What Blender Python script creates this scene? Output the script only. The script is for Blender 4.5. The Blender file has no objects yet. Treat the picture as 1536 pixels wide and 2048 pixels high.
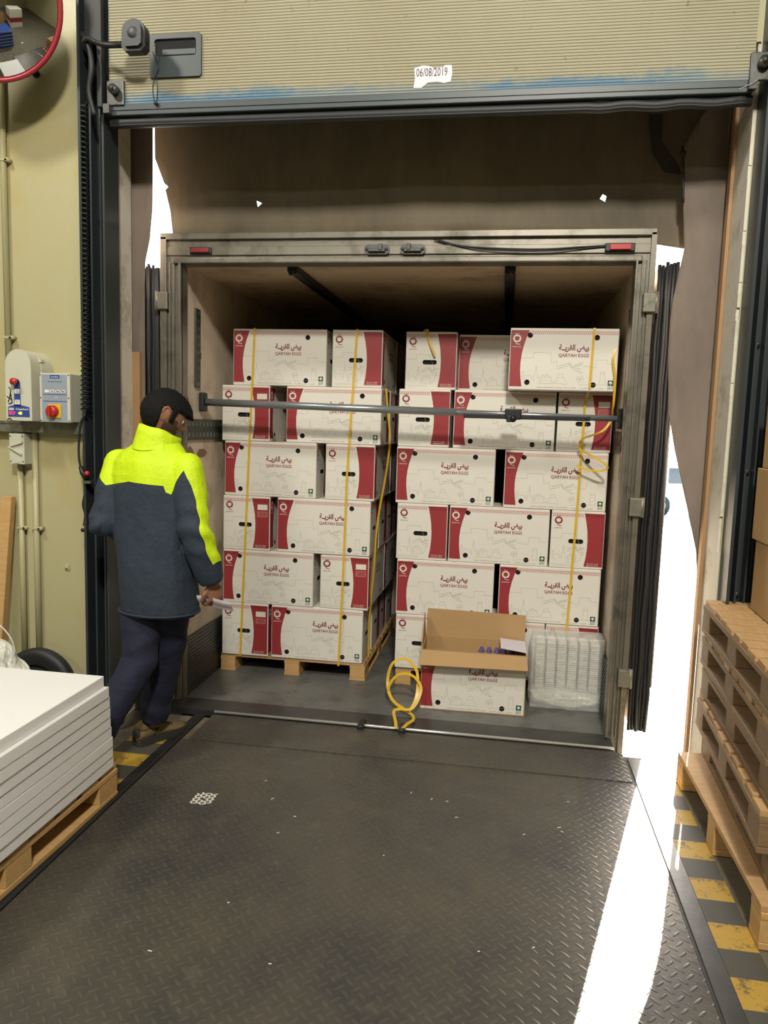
import bpy, bmesh, math, random
from mathutils import Vector, Matrix, noise
from mathutils.geometry import tessellate_polygon
random.seed(7)
S = bpy.context.scene
COL = S.collection
PI = math.pi
V = Vector

# ---------------------------------------------------------------- camera
cd = bpy.data.cameras.new('camera')
cam = bpy.data.objects.new('camera', cd)
COL.objects.link(cam)
cam.location = (0, 0, 1.6)
cam.rotation_euler = (1.4571152, -0.0297975, 0.1590947)
cd.sensor_width = 36
cd.lens = 1500 / 2048 * 36
cd.clip_start = 0.05
cd.clip_end = 300
S.camera = cam

# ---------------------------------------------------------------- view, world, sun, room lamps
S.view_settings.view_transform = 'Standard'
S.view_settings.look = 'None'
S.view_settings.gamma = 1
S.view_settings.use_curve_mapping = False
S.view_settings.exposure = 0.08
S.cycles.max_bounces = 8
S.cycles.sample_clamp_indirect = 6

w = bpy.data.worlds.new('sky')
S.world = w
w.use_nodes = True
nt = w.node_tree
nt.nodes.clear()
sky = nt.nodes.new('ShaderNodeTexSky')
sky.sky_type = 'NISHITA'
sky.sun_disc = False
sky.sun_elevation = math.radians(28)
sky.sun_rotation = math.radians(15)
bg = nt.nodes.new('ShaderNodeBackground')
bg.inputs[1].default_value = 1.1
wo = nt.nodes.new('ShaderNodeOutputWorld')
nt.links.new(sky.outputs[0], bg.inputs[0])
nt.links.new(bg.outputs[0], wo.inputs[0])

sd = bpy.data.lights.new('sun', 'SUN')
sd.energy = 55
sd.angle = math.radians(0.6)
sd.color = (1, 0.93, 0.80)
sun = bpy.data.objects.new('sun', sd)
COL.objects.link(sun)
sun.location = (3, 14, 9)
sun.rotation_euler = V((-0.27, -1.0, -0.60)).to_track_quat('-Z', 'Y').to_euler()


def area(name, loc, aim, size, power, color):
    l = bpy.data.lights.new(name, 'AREA')
    l.shape = 'RECTANGLE'
    l.size, l.size_y = size
    l.energy = power
    l.color = color
    o = bpy.data.objects.new(name, l)
    COL.objects.link(o)
    o.location = loc
    o.rotation_euler = (V(aim) - V(loc)).to_track_quat('-Z', 'Y').to_euler()
    return o


WARM = (1.0, 0.955, 0.85)
area('ceiling_lamp_light', (0.4, -1.6, 5.2), (-0.6, 3.6, 1.0), (0.5, 0.5), 300, WARM)
area('ceiling_lamp_light', (-3.3, 0.9, 5.2), (-1.6, 3.4, 1.6), (0.45, 0.45), 92, WARM)
area('ceiling_lamp_light', (0.2, 0.6, 5.3), (0.0, 2.6, 0.0), (1.2, 0.5), 40, WARM)
area('ceiling_lamp_light', (-3.0, -5.5, 5.3), (-3.0, -5.0, 0.0), (1.2, 0.5), 160, WARM)


# ---------------------------------------------------------------- materials
def srgb(r, g, b):
    f = lambda c: (c / 255 / 12.92) if c <= 10 else ((c / 255 + 0.055) / 1.055) ** 2.4
    return (f(r), f(g), f(b), 1)


class N:
    def __init__(s, name):
        s.m = bpy.data.materials.new(name)
        s.m.use_nodes = True
        s.t = s.m.node_tree
        s.b = s.t.nodes['Principled BSDF']
        s.tc = s.t.nodes.new('ShaderNodeTexCoord')

    def node(s, typ, **kw):
        n = s.t.nodes.new(typ)
        for k, v in kw.items():
            setattr(n, k, v)
        return n

    def put(s, sock, v):
        if isinstance(v, bpy.types.NodeSocket):
            s.t.links.new(v, sock)
        else:
            sock.default_value = v

    def math(s, op, a, b=0.0, c=0.0):
        n = s.node('ShaderNodeMath', operation=op)
        for i, v in enumerate((a, b, c)):
            s.put(n.inputs[i], v)
        return n.outputs[0]

    def noise(s, scale, detail=4, rough=0.6, coord=None, stretch=None):
        n = s.node('ShaderNodeTexNoise')
        n.inputs['Scale'].default_value = scale
        n.inputs['Detail'].default_value = detail
        n.inputs['Roughness'].default_value = rough
        src = coord or s.tc.outputs['Object']
        if stretch:
            mp = s.node('ShaderNodeMapping')
            mp.inputs['Scale'].default_value = stretch
            s.t.links.new(src, mp.inputs[0])
            src = mp.outputs[0]
        s.t.links.new(src, n.inputs['Vector'])
        return n.outputs[0]

    def ramp(s, fac, p0, p1):
        n = s.node('ShaderNodeMapRange')
        n.inputs[1].default_value = p0
        n.inputs[2].default_value = p1
        s.t.links.new(fac, n.inputs[0])
        return n.outputs[0]

    def mix(s, fac, a, b):
        n = s.node('ShaderNodeMix', data_type='RGBA')
        s.put(n.inputs[0], fac)
        s.put(n.inputs[6], a)
        s.put(n.inputs[7], b)
        return n.outputs[2]

    def color(s, v):
        s.put(s.b.inputs['Base Color'], v)

    def rough(s, v):
        s.put(s.b.inputs['Roughness'], v)

    def metal(s, v):
        s.put(s.b.inputs['Metallic'], v)

    def bump(s, h, strength=0.3, dist=0.01):
        n = s.node('ShaderNodeBump')
        n.inputs['Strength'].default_value = strength
        n.inputs['Distance'].default_value = dist
        s.t.links.new(h, n.inputs['Height'])
        s.t.links.new(n.outputs[0], s.b.inputs['Normal'])


def scale_c(c, k):
    return (c[0] * k, c[1] * k, c[2] * k, 1)


def plain(name, c, rough=0.6, metal=0.0, var=0.15, scale=12, bump=0.0, bscale=60, dirt=None, dscale=3, stretch=None):
    n = N(name)
    f = n.noise(scale, stretch=stretch)
    col = n.mix(f, scale_c(c, 1 - var), scale_c(c, 1 + var))
    if dirt:
        d = n.ramp(n.noise(dscale, 6, 0.7), 0.5, 0.72)
        col = n.mix(d, col, dirt)
    n.color(col)
    n.rough(rough)
    n.metal(metal)
    if bump:
        n.bump(n.noise(bscale), bump, 0.02 if bump > 0.55 and bscale < 20 else 0.004)
    return n.m


M = {}
M['cream'] = plain('cream_painted_wall', srgb(172, 166, 128), 0.38, var=0.04, scale=2, bump=0.15, bscale=35, dirt=srgb(172, 158, 108), dscale=1.6)
M['jamb'] = plain('chipped_white_jamb', srgb(208, 202, 188), 0.6, var=0.12, scale=5, dirt=srgb(150, 142, 126), dscale=5)
M['concrete'] = plain('dirty_concrete', srgb(104, 97, 80), 0.7, var=0.3, scale=5, bump=0.2, dirt=srgb(44, 42, 38), dscale=6)
M['yard'] = plain('pale_yard_concrete', srgb(200, 196, 186), 0.8, var=0.1)
M['black'] = plain('black_painted_steel', srgb(46, 52, 54), 0.4, var=0.25, scale=6, stretch=(1, 1, 0.2))
M['rubber'] = plain('black_rubber', srgb(30, 31, 33), 0.55, var=0.3)
M['plastic_black'] = plain('black_plastic', srgb(22, 24, 27), 0.45, var=0.1)
M['plastic_grey'] = plain('slate_grey_plastic', srgb(58, 66, 68), 0.45, var=0.08)
M['galv'] = plain('galvanised_steel', srgb(128, 126, 112), 0.5, 0.55, var=0.25, scale=30, dirt=srgb(90, 88, 78), dscale=20)
M['barsteel'] = plain('zinc_plated_tube', srgb(150, 156, 158), 0.3, 0.6, var=0.1, scale=20)
M['steel'] = plain('brushed_steel', srgb(150, 152, 150), 0.3, 0.9, var=0.15, scale=20)
M['dark_steel'] = plain('dark_worn_steel', srgb(84, 84, 82), 0.42, 0.7, var=0.35, scale=14, bump=0.2)
M['alu'] = plain('dirty_aluminium', srgb(126, 121, 110), 0.36, 0.55, var=0.2, scale=6, dirt=srgb(74, 70, 60), dscale=5)
M['green_rail'] = plain('dark_green_rail', srgb(54, 66, 56), 0.45, 0.3, var=0.2)
M['truck_wall'] = plain('scuffed_truck_panel', srgb(206, 192, 172), 0.5, var=0.10, scale=7, dirt=srgb(158, 142, 122), dscale=4.5, bump=0.1)
M['truck_roof'] = plain('stained_roof_panel', srgb(206, 184, 152), 0.5, var=0.15, scale=3, dirt=srgb(142, 118, 92), dscale=3, stretch=(0.5, 3, 1))
M['truck_floor'] = plain('grey_truck_floor', srgb(104, 104, 100), 0.42, var=0.2, scale=4, dirt=srgb(70, 68, 62), dscale=7, bump=0.1)
M['wood'] = plain('pale_pallet_wood', srgb(190, 152, 98), 0.7, var=0.28, scale=9, bump=0.25, bscale=50, stretch=(1, 7, 7))
M['wood_x'] = plain('pallet_wood_across', srgb(178, 142, 96), 0.7, var=0.3, scale=9, bump=0.25, bscale=50, stretch=(7, 1, 7))
M['wood_old'] = plain('weathered_pallet_wood', srgb(128, 102, 72), 0.75, var=0.35, scale=9, bump=0.3, bscale=50, stretch=(1, 7, 7))
M['wood_orange'] = plain('orange_batten_wood', srgb(160, 124, 86), 0.7, var=0.2, scale=9, stretch=(6, 6, 1))
M['white'] = plain('white_enclosure_plastic', srgb(192, 190, 172), 0.4, var=0.04)
M['card'] = plain('white_coated_board', srgb(222, 217, 206), 0.42, var=0.025, scale=6)
M['kraft'] = plain('kraft_board', srgb(176, 142, 96), 0.7, var=0.06)
M['red'] = plain('crimson_print', srgb(150, 50, 54), 0.42, var=0.05, scale=6)
M['darkred'] = plain('dark_crimson_print', srgb(122, 26, 32), 0.45, var=0.03)
M['salmon'] = plain('salmon_print', srgb(190, 112, 106), 0.45, var=0.05)
M['lineg'] = plain('grey_line_print', srgb(164, 164, 148), 0.5, var=0.03)
M['green'] = plain('green_print', srgb(18, 72, 48), 0.45, var=0.03)
M['hole'] = plain('painted_hole_shade', srgb(24, 23, 22), 0.9, var=0.1)  # near-black colour stands in for the shade inside holes and recesses
M['strap'] = plain('yellow_strapping', srgb(212, 172, 44), 0.35, var=0.12, scale=20)
M['foam'] = plain('white_polystyrene', srgb(232, 230, 228), 0.75, var=0.02, scale=90, bump=0.12, bscale=240)
M['blue'] = plain('blue_label', srgb(44, 70, 138), 0.4, var=0.05)
M['bluegrey'] = plain('pale_blue_grey_label', srgb(140, 150, 160), 0.4, var=0.03)
M['yellow'] = plain('yellow_plastic', srgb(212, 176, 40), 0.4, var=0.05)
M['redplast'] = plain('red_plastic', srgb(176, 44, 36), 0.35, var=0.1)
M['paper'] = plain('white_paper', srgb(214, 206, 214), 0.7, var=0.03)
M['purple'] = plain('purple_moulded_tray', srgb(92, 76, 132), 0.7, var=0.15)
M['skin'] = plain('brown_skin', srgb(142, 98, 76), 0.5, var=0.1, scale=10)
M['hair'] = plain('black_hair', srgb(10, 9, 9), 0.7, var=0.5, scale=60, bump=0.9, bscale=260)
M['hair'].node_tree.nodes['Principled BSDF'].inputs['Specular IOR Level'].default_value = 0.25
M['beard'] = plain('short_dark_beard', srgb(74, 54, 44), 0.75, var=0.35, scale=120, bump=0.5, bscale=200)
M['navy'] = plain('navy_jacket_cloth', srgb(36, 46, 60), 0.8, var=0.12, scale=5, bump=0.6, bscale=11)
M['hivis'] = plain('fluorescent_yellow_cloth', srgb(196, 224, 8), 0.65, var=0.06, scale=5, bump=0.6, bscale=11)
M['trouser'] = plain('dark_navy_trouser_cloth', srgb(24, 27, 50), 0.85, var=0.15, scale=5, bump=0.6, bscale=11)
M['tan'] = plain('tan_shoe_suede', srgb(112, 92, 58), 0.75, var=0.15)
M['sole'] = plain('dark_shoe_sole', srgb(52, 50, 46), 0.6, var=0.15)
M['rim'] = plain('dark_red_rim', srgb(150, 40, 52), 0.35, var=0.05)
M['bright'] = plain('polished_edge_steel', srgb(225, 225, 218), 0.22, 0.6, var=0.05)
M['glass'] = plain('dark_car_glass', srgb(60, 70, 78), 0.1, var=0.02)
M['carwhite'] = plain('white_car_paint', srgb(225, 225, 225), 0.25, var=0.02)


def translucent(name, c, t=0.25):
    n = N(name)
    f = n.noise(2.2, 5, 0.65, stretch=(1, 1, 0.45))
    col = n.mix(n.ramp(f, 0.35, 0.7), scale_c(c, 1.15), scale_c(c, 0.6))
    n.color(col)
    n.rough(0.7)
    tr = n.node('ShaderNodeBsdfTranslucent')
    tr.inputs[0].default_value = scale_c(c, 1.0)
    mx = n.node('ShaderNodeMixShader')
    mx.inputs[0].default_value = t
    out = n.t.nodes['Material Output']
    n.t.links.new(n.b.outputs[0], mx.inputs[1])
    n.t.links.new(tr.outputs[0], mx.inputs[2])
    n.t.links.new(mx.outputs[0], out.inputs[0])
    return n.m


M['curtain'] = translucent('brown_shelter_sheet', srgb(116, 105, 86), 0.035)
M['curtain_dark'] = translucent('dark_sheet', srgb(60, 54, 46), 0.01)
M['curtain_side'] = translucent('grey_brown_shelter_sheet', srgb(128, 114, 102), 0.03)


def emitter(name, c, k):
    n = N(name)
    n.color(c)
    n.b.inputs['Emission Color'].default_value = c
    n.b.inputs['Emission Strength'].default_value = k
    return n.m


M['led'] = emitter('red_led', (1.0, 0.02, 0.06, 1), 3)
M['lamp_yellow'] = emitter('yellow_indicator', (1.0, 0.7, 0.05, 1), 1.5)


def diamond_plate():
    n = N('diamond_tread_plate')
    sx = n.node('ShaderNodeSeparateXYZ')
    n.t.links.new(n.tc.outputs['Object'], sx.inputs[0])
    c = 0.034
    X = n.math('DIVIDE', sx.outputs[0], c)
    Y = n.math('DIVIDE', sx.outputs[1], c)
    u0 = n.math('MULTIPLY', n.math('ADD', X, Y), 0.70711)
    v0 = n.math('MULTIPLY', n.math('SUBTRACT', X, Y), 0.70711)
    ux, vy = n.math('FLOOR', u0), n.math('FLOOR', v0)
    par = n.math('FLOORED_MODULO', n.math('ADD', ux, vy), 2.0)
    lu = n.math('SUBTRACT', n.math('SUBTRACT', u0, ux), 0.5)
    lv = n.math('SUBTRACT', n.math('SUBTRACT', v0, vy), 0.5)
    def dash(a, b):
        q = n.math('ADD', n.math('POWER', n.math('ABSOLUTE', n.math('DIVIDE', a, 0.62)), 2.0),
                   n.math('POWER', n.math('ABSOLUTE', n.math('DIVIDE', b, 0.17)), 2.0))
        return n.math('SMOOTH_MAX', n.math('SUBTRACT', 1.0, q), 0.0, 0.1)
    h = n.math('ADD', n.math('MULTIPLY', dash(lu, lv), par),
               n.math('MULTIPLY', dash(lv, lu), n.math('SUBTRACT', 1.0, par)))
    h = n.math('MINIMUM', h, 0.8)
    wear = n.noise(1.6, 6, 0.7)
    fine = n.noise(38, 4, 0.7)
    base = n.mix(n.ramp(wear, 0.35, 0.68), srgb(96, 90, 78), srgb(66, 66, 66))
    base = n.mix(n.math('MULTIPLY', n.ramp(n.noise(7, 5, 0.75), 0.56, 0.75), 0.5), base, srgb(120, 112, 96))
    base = n.mix(n.math('MULTIPLY', h, 0.12), base, srgb(150, 146, 132))
    n.color(base)
    n.metal(0.4)
    n.rough(n.math('ADD', 0.30, n.math('MULTIPLY', fine, 0.26)))
    hh = n.math('ADD', h, n.math('MULTIPLY', fine, 0.12))
    n.bump(hh, 0.7, 0.0018)
    return n.m


M['plate'] = diamond_plate()


def door_skin():
    n = N('ribbed_cream_door_skin')
    sx = n.node('ShaderNodeSeparateXYZ')
    n.t.links.new(n.tc.outputs['Object'], sx.inputs[0])
    z = n.math('ADD', sx.outputs[2], n.math('MULTIPLY', n.noise(1.5), 0.004))
    s = n.math('SINE', n.math('MULTIPLY', z, 2 * PI / 0.0125))
    big = n.noise(1.1, 4, 0.6)
    col = n.mix(n.ramp(big, 0.3, 0.7), srgb(164, 160, 136), srgb(154, 147, 120))
    col = n.mix(n.math('MULTIPLY', n.ramp(s, 0.0, 1.0), 0.08), col, srgb(120, 108, 84))
    # worn blue paint along the lower edge (object origin sits at the door's bottom edge)
    edge = n.math('SUBTRACT', 0.128, n.math('ADD', sx.outputs[2], n.math('MULTIPLY', n.noise(6, 4, 0.7, stretch=(1, 1, 2)), 0.14)))
    gate = n.ramp(n.noise(0.9, 2), 0.36, 0.50)
    col = n.mix(n.math('MULTIPLY', n.math('MULTIPLY', n.ramp(edge, 0.0, 0.04), gate), 0.75), col, srgb(62, 116, 152))
    spk = n.ramp(n.noise(30, 3, 0.6), 0.70, 0.74)
    col = n.mix(n.math('MULTIPLY', spk, 0.5), col, srgb(96, 86, 66))
    n.color(col)
    n.rough(0.42)
    n.bump(s, 0.75, 0.003)
    return n.m


M['door'] = door_skin()


def hazard():
    n = N('worn_hazard_paint')
    sx = n.node('ShaderNodeSeparateXYZ')
    n.t.links.new(n.tc.outputs['Object'], sx.inputs[0])
    s = n.math('FLOORED_MODULO', n.math('DIVIDE', n.math('SUBTRACT', sx.outputs[1], 0.04), 0.255), 1.0)
    f = n.math('LESS_THAN', s, 0.5)
    worn = n.ramp(n.noise(16, 5, 0.8), 0.52, 0.62)
    col = n.mix(f, srgb(70, 68, 60), srgb(172, 138, 48))
    n.color(n.mix(n.math('MULTIPLY', worn, 0.8), col, srgb(74, 68, 54)))
    n.rough(0.6)
    return n.m


M['hazard'] = hazard()


def film(name, c, alpha):
    n = N(name)
    f = n.noise(9, 5, 0.7, stretch=(2, 2, 0.7))
    n.color(c)
    n.rough(0.18)
    n.bump(f, 0.9, 0.02)
    n.put(n.b.inputs['Alpha'], n.ramp(f, 0.25, 0.75) if alpha is None else alpha)
    return n.m


M['film'] = film('clear_stretch_film', srgb(236, 236, 230), 0.42)
M['film_thick'] = film('cloudy_stretch_film', srgb(222, 220, 208), 0.94)

nm = N('convex_mirror_glass')
nm.color((0.62, 0.64, 0.64, 1))
nm.metal(1.0)
nm.rough(0.015)
M['mirror'] = nm.m


# ---------------------------------------------------------------- mesh helpers
class MB:
    """collects shapes; build() links them as ONE mesh object"""
    def __init__(s):
        s.v, s.f, s.k, s.sm = [], [], [], []

    def add(s, vs, fs, mi=0, smooth=False):
        o = len(s.v)
        s.v += [tuple(p) for p in vs]
        for f in fs:
            s.f.append([o + i for i in f])
            s.k.append(mi)
            s.sm.append(smooth)
        return s

    def box(s, x0, x1, y0, y1, z0, z1, mi=0, c=0.0, T=None):
        if c <= 0:
            vs = [V((x, y, z)) for z in (z0, z1) for y in (y0, y1) for x in (x0, x1)]
            fs = [(0, 2, 3, 1), (4, 5, 7, 6), (0, 1, 5, 4), (2, 6, 7, 3), (0, 4, 6, 2), (1, 3, 7, 5)]
        else:
            bm = bmesh.new()
            bmesh.ops.create_cube(bm, size=1)
            for q in bm.verts:
                q.co = V(((x0 + x1) / 2 + q.co.x * (x1 - x0), (y0 + y1) / 2 + q.co.y * (y1 - y0), (z0 + z1) / 2 + q.co.z * (z1 - z0)))
            bmesh.ops.bevel(bm, geom=bm.edges[:] + bm.verts[:], offset=c, segments=2, affect='EDGES', profile=0.5)
            bm.verts.ensure_lookup_table()
            vs = [q.co.copy() for q in bm.verts]
            fs = [[q.index for q in f.verts] for f in bm.faces]
            bm.free()
        if T:
            vs = [T @ p for p in vs]
        return s.add(vs, fs, mi)

    def tube(s, pts, r, seg=10, mi=0, caps=True, flat=None, smooth=True):
        """sweep along pts; r number or list; flat=(w,t) gives a ribbon section"""
        pts = [V(p) for p in pts]
        n = len(pts)
        rs = r if isinstance(r, (list, tuple)) else [r] * n
        up = None
        rings = []
        for i, p in enumerate(pts):
            d = (pts[min(i + 1, n - 1)] - pts[max(i - 1, 0)])
            d = d.normalized() if d.length > 1e-9 else V((0, 0, 1))
            if up is None:
                up = V((0, 0, 1)) if abs(d.z) < 0.9 else V((0, 1, 0))
            a = d.cross(up)
            a = a.normalized() if a.length > 1e-6 else V((1, 0, 0))
            up = a.cross(d).normalized()
            if flat:
                sec = [(-flat[0] / 2, -flat[1] / 2), (flat[0] / 2, -flat[1] / 2), (flat[0] / 2, flat[1] / 2), (-flat[0] / 2, flat[1] / 2)]
                rings.append([p + a * x + up * y for x, y in sec])
            else:
                rings.append([p + (a * math.cos(2 * PI * k / seg) + up * math.sin(2 * PI * k / seg)) * rs[i] for k in range(seg)])
        q = len(rings[0])
        vs = [x for R in rings for x in R]
        fs = []
        for i in range(n - 1):
            for k in range(q):
                a0, b0 = i * q + k, i * q + (k + 1) % q
                fs.append((a0, b0, b0 + q, a0 + q))
        if caps:
            fs.append(tuple(range(q))[::-1])
            fs.append(tuple((n - 1) * q + k for k in range(q)))
        return s.add(vs, fs, mi, smooth and not flat)

    def cyl(s, p0, p1, r, seg=16, mi=0, r1=None):
        return s.tube([p0, p1], [r, r if r1 is None else r1], seg, mi)

    def lathe(s, prof, T=None, seg=32, mi=0, smooth=True):
        """prof: (radius, height) pairs about local Z"""
        T = T or Matrix()
        vs, fs = [], []
        for r, h in prof:
            for k in range(seg):
                a = 2 * PI * k / seg
                vs.append(T @ V((r * math.cos(a), r * math.sin(a), h)))
        for i in range(len(prof) - 1):
            for k in range(seg):
                a0, b0 = i * seg + k, i * seg + (k + 1) % seg
                fs.append((a0, b0, b0 + seg, a0 + seg))
        return s.add(vs, fs, mi, smooth)

    def prism(s, poly, T, h, mi=0, mi_side=None):
        """poly: 2D outline (may be concave), extruded by h along T's z"""
        n = len(poly)
        tri = tessellate_polygon([[V((x, y, 0)) for x, y in poly]])
        ar = sum(poly[i][0] * poly[(i + 1) % n][1] - poly[(i + 1) % n][0] * poly[i][1] for i in range(n))
        vs = [T @ V((x, y, 0)) for x, y in poly] + [T @ V((x, y, h)) for x, y in poly]
        def orient(t, up):
            a, b, c = [V((*poly[i], 0)) for i in t]
            z = (b - a).cross(c - a).z
            return tuple(t) if (z > 0) == up else tuple(t)[::-1]
        s.add(vs, [orient(t, False) for t in tri] + [tuple(i + n for i in orient(t, True)) for t in tri], mi)
        o = len(s.v) - 2 * n
        for i in range(n):
            j = (i + 1) % n
            q = (o + i, o + j, o + j + n, o + i + n)
            s.f.append(list(q if ar > 0 else q[::-1]))
            s.k.append(mi if mi_side is None else mi_side)
            s.sm.append(False)
        return s

    def flat(s, poly, T, mi=0):
        tri = tessellate_polygon([[V((x, y, 0)) for x, y in poly]])
        fs = []
        for t in tri:
            a, b, c = [V((*poly[i], 0)) for i in t]
            fs.append(tuple(t) if (b - a).cross(c - a).z > 0 else tuple(t)[::-1])
        return s.add([T @ V((x, y, 0)) for x, y in poly], fs, mi)

    def ball(s, c, r, seg=16, rings=10, mi=0, T=None):
        r = r if isinstance(r, (tuple, list, Vector)) else (r, r, r)
        T = T or Matrix()
        vs = [T @ (V(c) + V((0, 0, -r[2])))]
        for i in range(1, rings):
            a = -PI / 2 + PI * i / rings
            for k in range(seg):
                b = 2 * PI * k / seg
                vs.append(T @ (V(c) + V((r[0] * math.cos(a) * math.cos(b), r[1] * math.cos(a) * math.sin(b), r[2] * math.sin(a)))))
        vs.append(T @ (V(c) + V((0, 0, r[2]))))
        fs = []
        for k in range(seg):
            fs.append((0, 1 + (k + 1) % seg, 1 + k))
            fs.append((len(vs) - 1, len(vs) - 1 - seg + k, len(vs) - 1 - seg + (k + 1) % seg))
        for i in range(rings - 2):
            for k in range(seg):
                a0, b0 = 1 + i * seg + k, 1 + i * seg + (k + 1) % seg
                fs.append((a0, b0, b0 + seg, a0 + seg))
        return s.add(vs, fs, mi, True)

    def mesh(s, name, mats):
        me = bpy.data.meshes.new(name)
        me.from_pydata(s.v, [], s.f)
        for m in (mats if isinstance(mats, (list, tuple)) else [mats]):
            me.materials.append(M[m] if isinstance(m, str) else m)
        me.polygons.foreach_set('material_index', s.k)
        me.polygons.foreach_set('use_smooth', s.sm)
        me.update()
        return me

    def build(s, name, mats, parent=None, loc=None, **tags):
        return link(name, s.mesh(name, mats), parent, loc, **tags)


def link(name, me, parent=None, loc=None, label=None, cat=None, group=None, kind=None, rot=None):
    o = bpy.data.objects.new(name, me)
    COL.objects.link(o)
    if parent:
        o.parent = parent
    if loc is not None:
        o.location = loc
    if rot is not None:
        o.rotation_euler = rot
    if label:
        o['label'] = label
    if cat:
        o['category'] = cat
    if group:
        o['group'] = group
    if kind:
        o['kind'] = kind
    return o


def thing(name, label, cat, loc=(0, 0, 0), rotz=0.0, group=None):
    o = link(name, None, None, loc, label, cat, group)
    o.rotation_euler = (0, 0, rotz)
    o.empty_display_size = 0.1
    return o


def struct(mb, name, mats, loc=None):
    return mb.build(name, mats, None, loc, kind='structure')


def copy_tree(o, parent=None):
    c = o.copy()
    COL.objects.link(c)
    if parent:
        c.parent = parent
    for ch in list(o.children):
        copy_tree(ch, c)
    return c


def relabel(o, label, group=None, loc=None, rot=None):
    o['label'] = label
    if group:
        o['group'] = group
    if loc is not None:
        o.location = loc
    if rot is not None:
        o.rotation_euler = rot
    return o


_tc = {}


def text2d(body, size=1.0, weight=0.0, xs=1.0):
    """letter shapes as 2D triangles, centred on the origin; size = cap height"""
    key = (body, weight)
    if key not in _tc:
        c = bpy.data.curves.new('lettering', 'FONT')
        c.body = body
        c.resolution_u = 2
        c.offset = weight
        o = bpy.data.objects.new('lettering', c)
        COL.objects.link(o)
        bpy.context.view_layer.update()
        dg = bpy.context.evaluated_depsgraph_get()
        me = bpy.data.meshes.new_from_object(o.evaluated_get(dg))
        vs = [(p.co.x, p.co.y) for p in me.vertices]
        fs = [tuple(p.vertices) for p in me.polygons]
        bpy.data.objects.remove(o)
        bpy.data.curves.remove(c)
        bpy.data.meshes.remove(me)
        _tc[key] = (vs, fs)
    vs, fs = _tc[key]
    if not vs:
        return [], []
    x0, x1 = min(p[0] for p in vs), max(p[0] for p in vs)
    y0, y1 = min(p[1] for p in vs), max(p[1] for p in vs)
    k = size / (y1 - y0)
    return [((x - (x0 + x1) / 2) * k * xs, (y - (y0 + y1) / 2) * k) for x, y in vs], fs


def put_text(mb, body, T, size, mi, weight=0.0, width=None, vert=False):
    vs, fs = text2d(body, size, weight)
    if not vs:
        return
    if width:
        w = max(p[0] for p in vs) - min(p[0] for p in vs)
        vs = [(x * width / w, y) for x, y in vs]
    mb.add([T @ V((x, y, 0)) for x, y in vs], fs, mi)


def frame_T(origin, right, up):
    r, u = V(right).normalized(), V(up).normalized()
    n = r.cross(u)
    return Matrix(((r.x, u.x, n.x, origin[0]), (r.y, u.y, n.y, origin[1]), (r.z, u.z, n.z, origin[2]), (0, 0, 0, 1)))


def line2d(mb, pts, T, w, mi):
    for (x0, y0), (x1, y1) in zip(pts, pts[1:]):
        dx, dy = x1 - x0, y1 - y0
        L = math.hypot(dx, dy)
        if L < 1e-6:
            continue
        nx, ny = -dy / L * w / 2, dx / L * w / 2
        ex, ey = dx / L * w / 2, dy / L * w / 2
        mb.add([T @ V(p) for p in ((x0 - ex - nx, y0 - ey - ny, 0), (x1 + ex - nx, y1 + ey - ny, 0), (x1 + ex + nx, y1 + ey + ny, 0), (x0 - ex + nx, y0 - ey + ny, 0))], [(0, 1, 2, 3)], mi)


def circle(cx, cy, r, n=20, ry=None):
    return [(cx + r * math.cos(2 * PI * k / n), cy + (ry or r) * math.sin(2 * PI * k / n)) for k in range(n)]


def rrect(x0, x1, y0, y1, r, n=5):
    out = []
    for cx, cy, a0 in ((x1 - r, y0 + r, -PI / 2), (x1 - r, y1 - r, 0), (x0 + r, y1 - r, PI / 2), (x0 + r, y0 + r, PI)):
        for k in range(n + 1):
            a = a0 + PI / 2 * k / n
            out.append((cx + r * math.cos(a), cy + r * math.sin(a)))
    return out


def holed(outer, holes):
    """triangulated 2D sheet with holes -> (verts, tris)"""
    loops = [[V((x, y, 0)) for x, y in outer]] + [[V((x, y, 0)) for x, y in h] for h in holes]
    tri = tessellate_polygon(loops)
    vs = [(p.x, p.y) for l in loops for p in l]
    out = []
    for t in tri:
        a, b, c = [V((*vs[i], 0)) for i in t]
        z = (b - a).cross(c - a).z
        if abs(z) < 1e-12:
            continue
        out.append(tuple(t) if z > 0 else tuple(t)[::-1])
    return vs, out


def smooth_path(pts, n=6):
    """Catmull-Rom through pts"""
    P = [V(p) for p in pts]
    P = [P[0]] + P + [P[-1]]
    out = []
    for i in range(1, len(P) - 2):
        for k in range(n):
            t = k / n
            a, b, c, d = P[i - 1], P[i], P[i + 1], P[i + 2]
            out.append(0.5 * ((2 * b) + (c - a) * t + (2 * a - 5 * b + 4 * c - d) * t * t + (3 * b - a - 3 * c + d) * t ** 3))
    out.append(P[-2])
    return out

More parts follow.
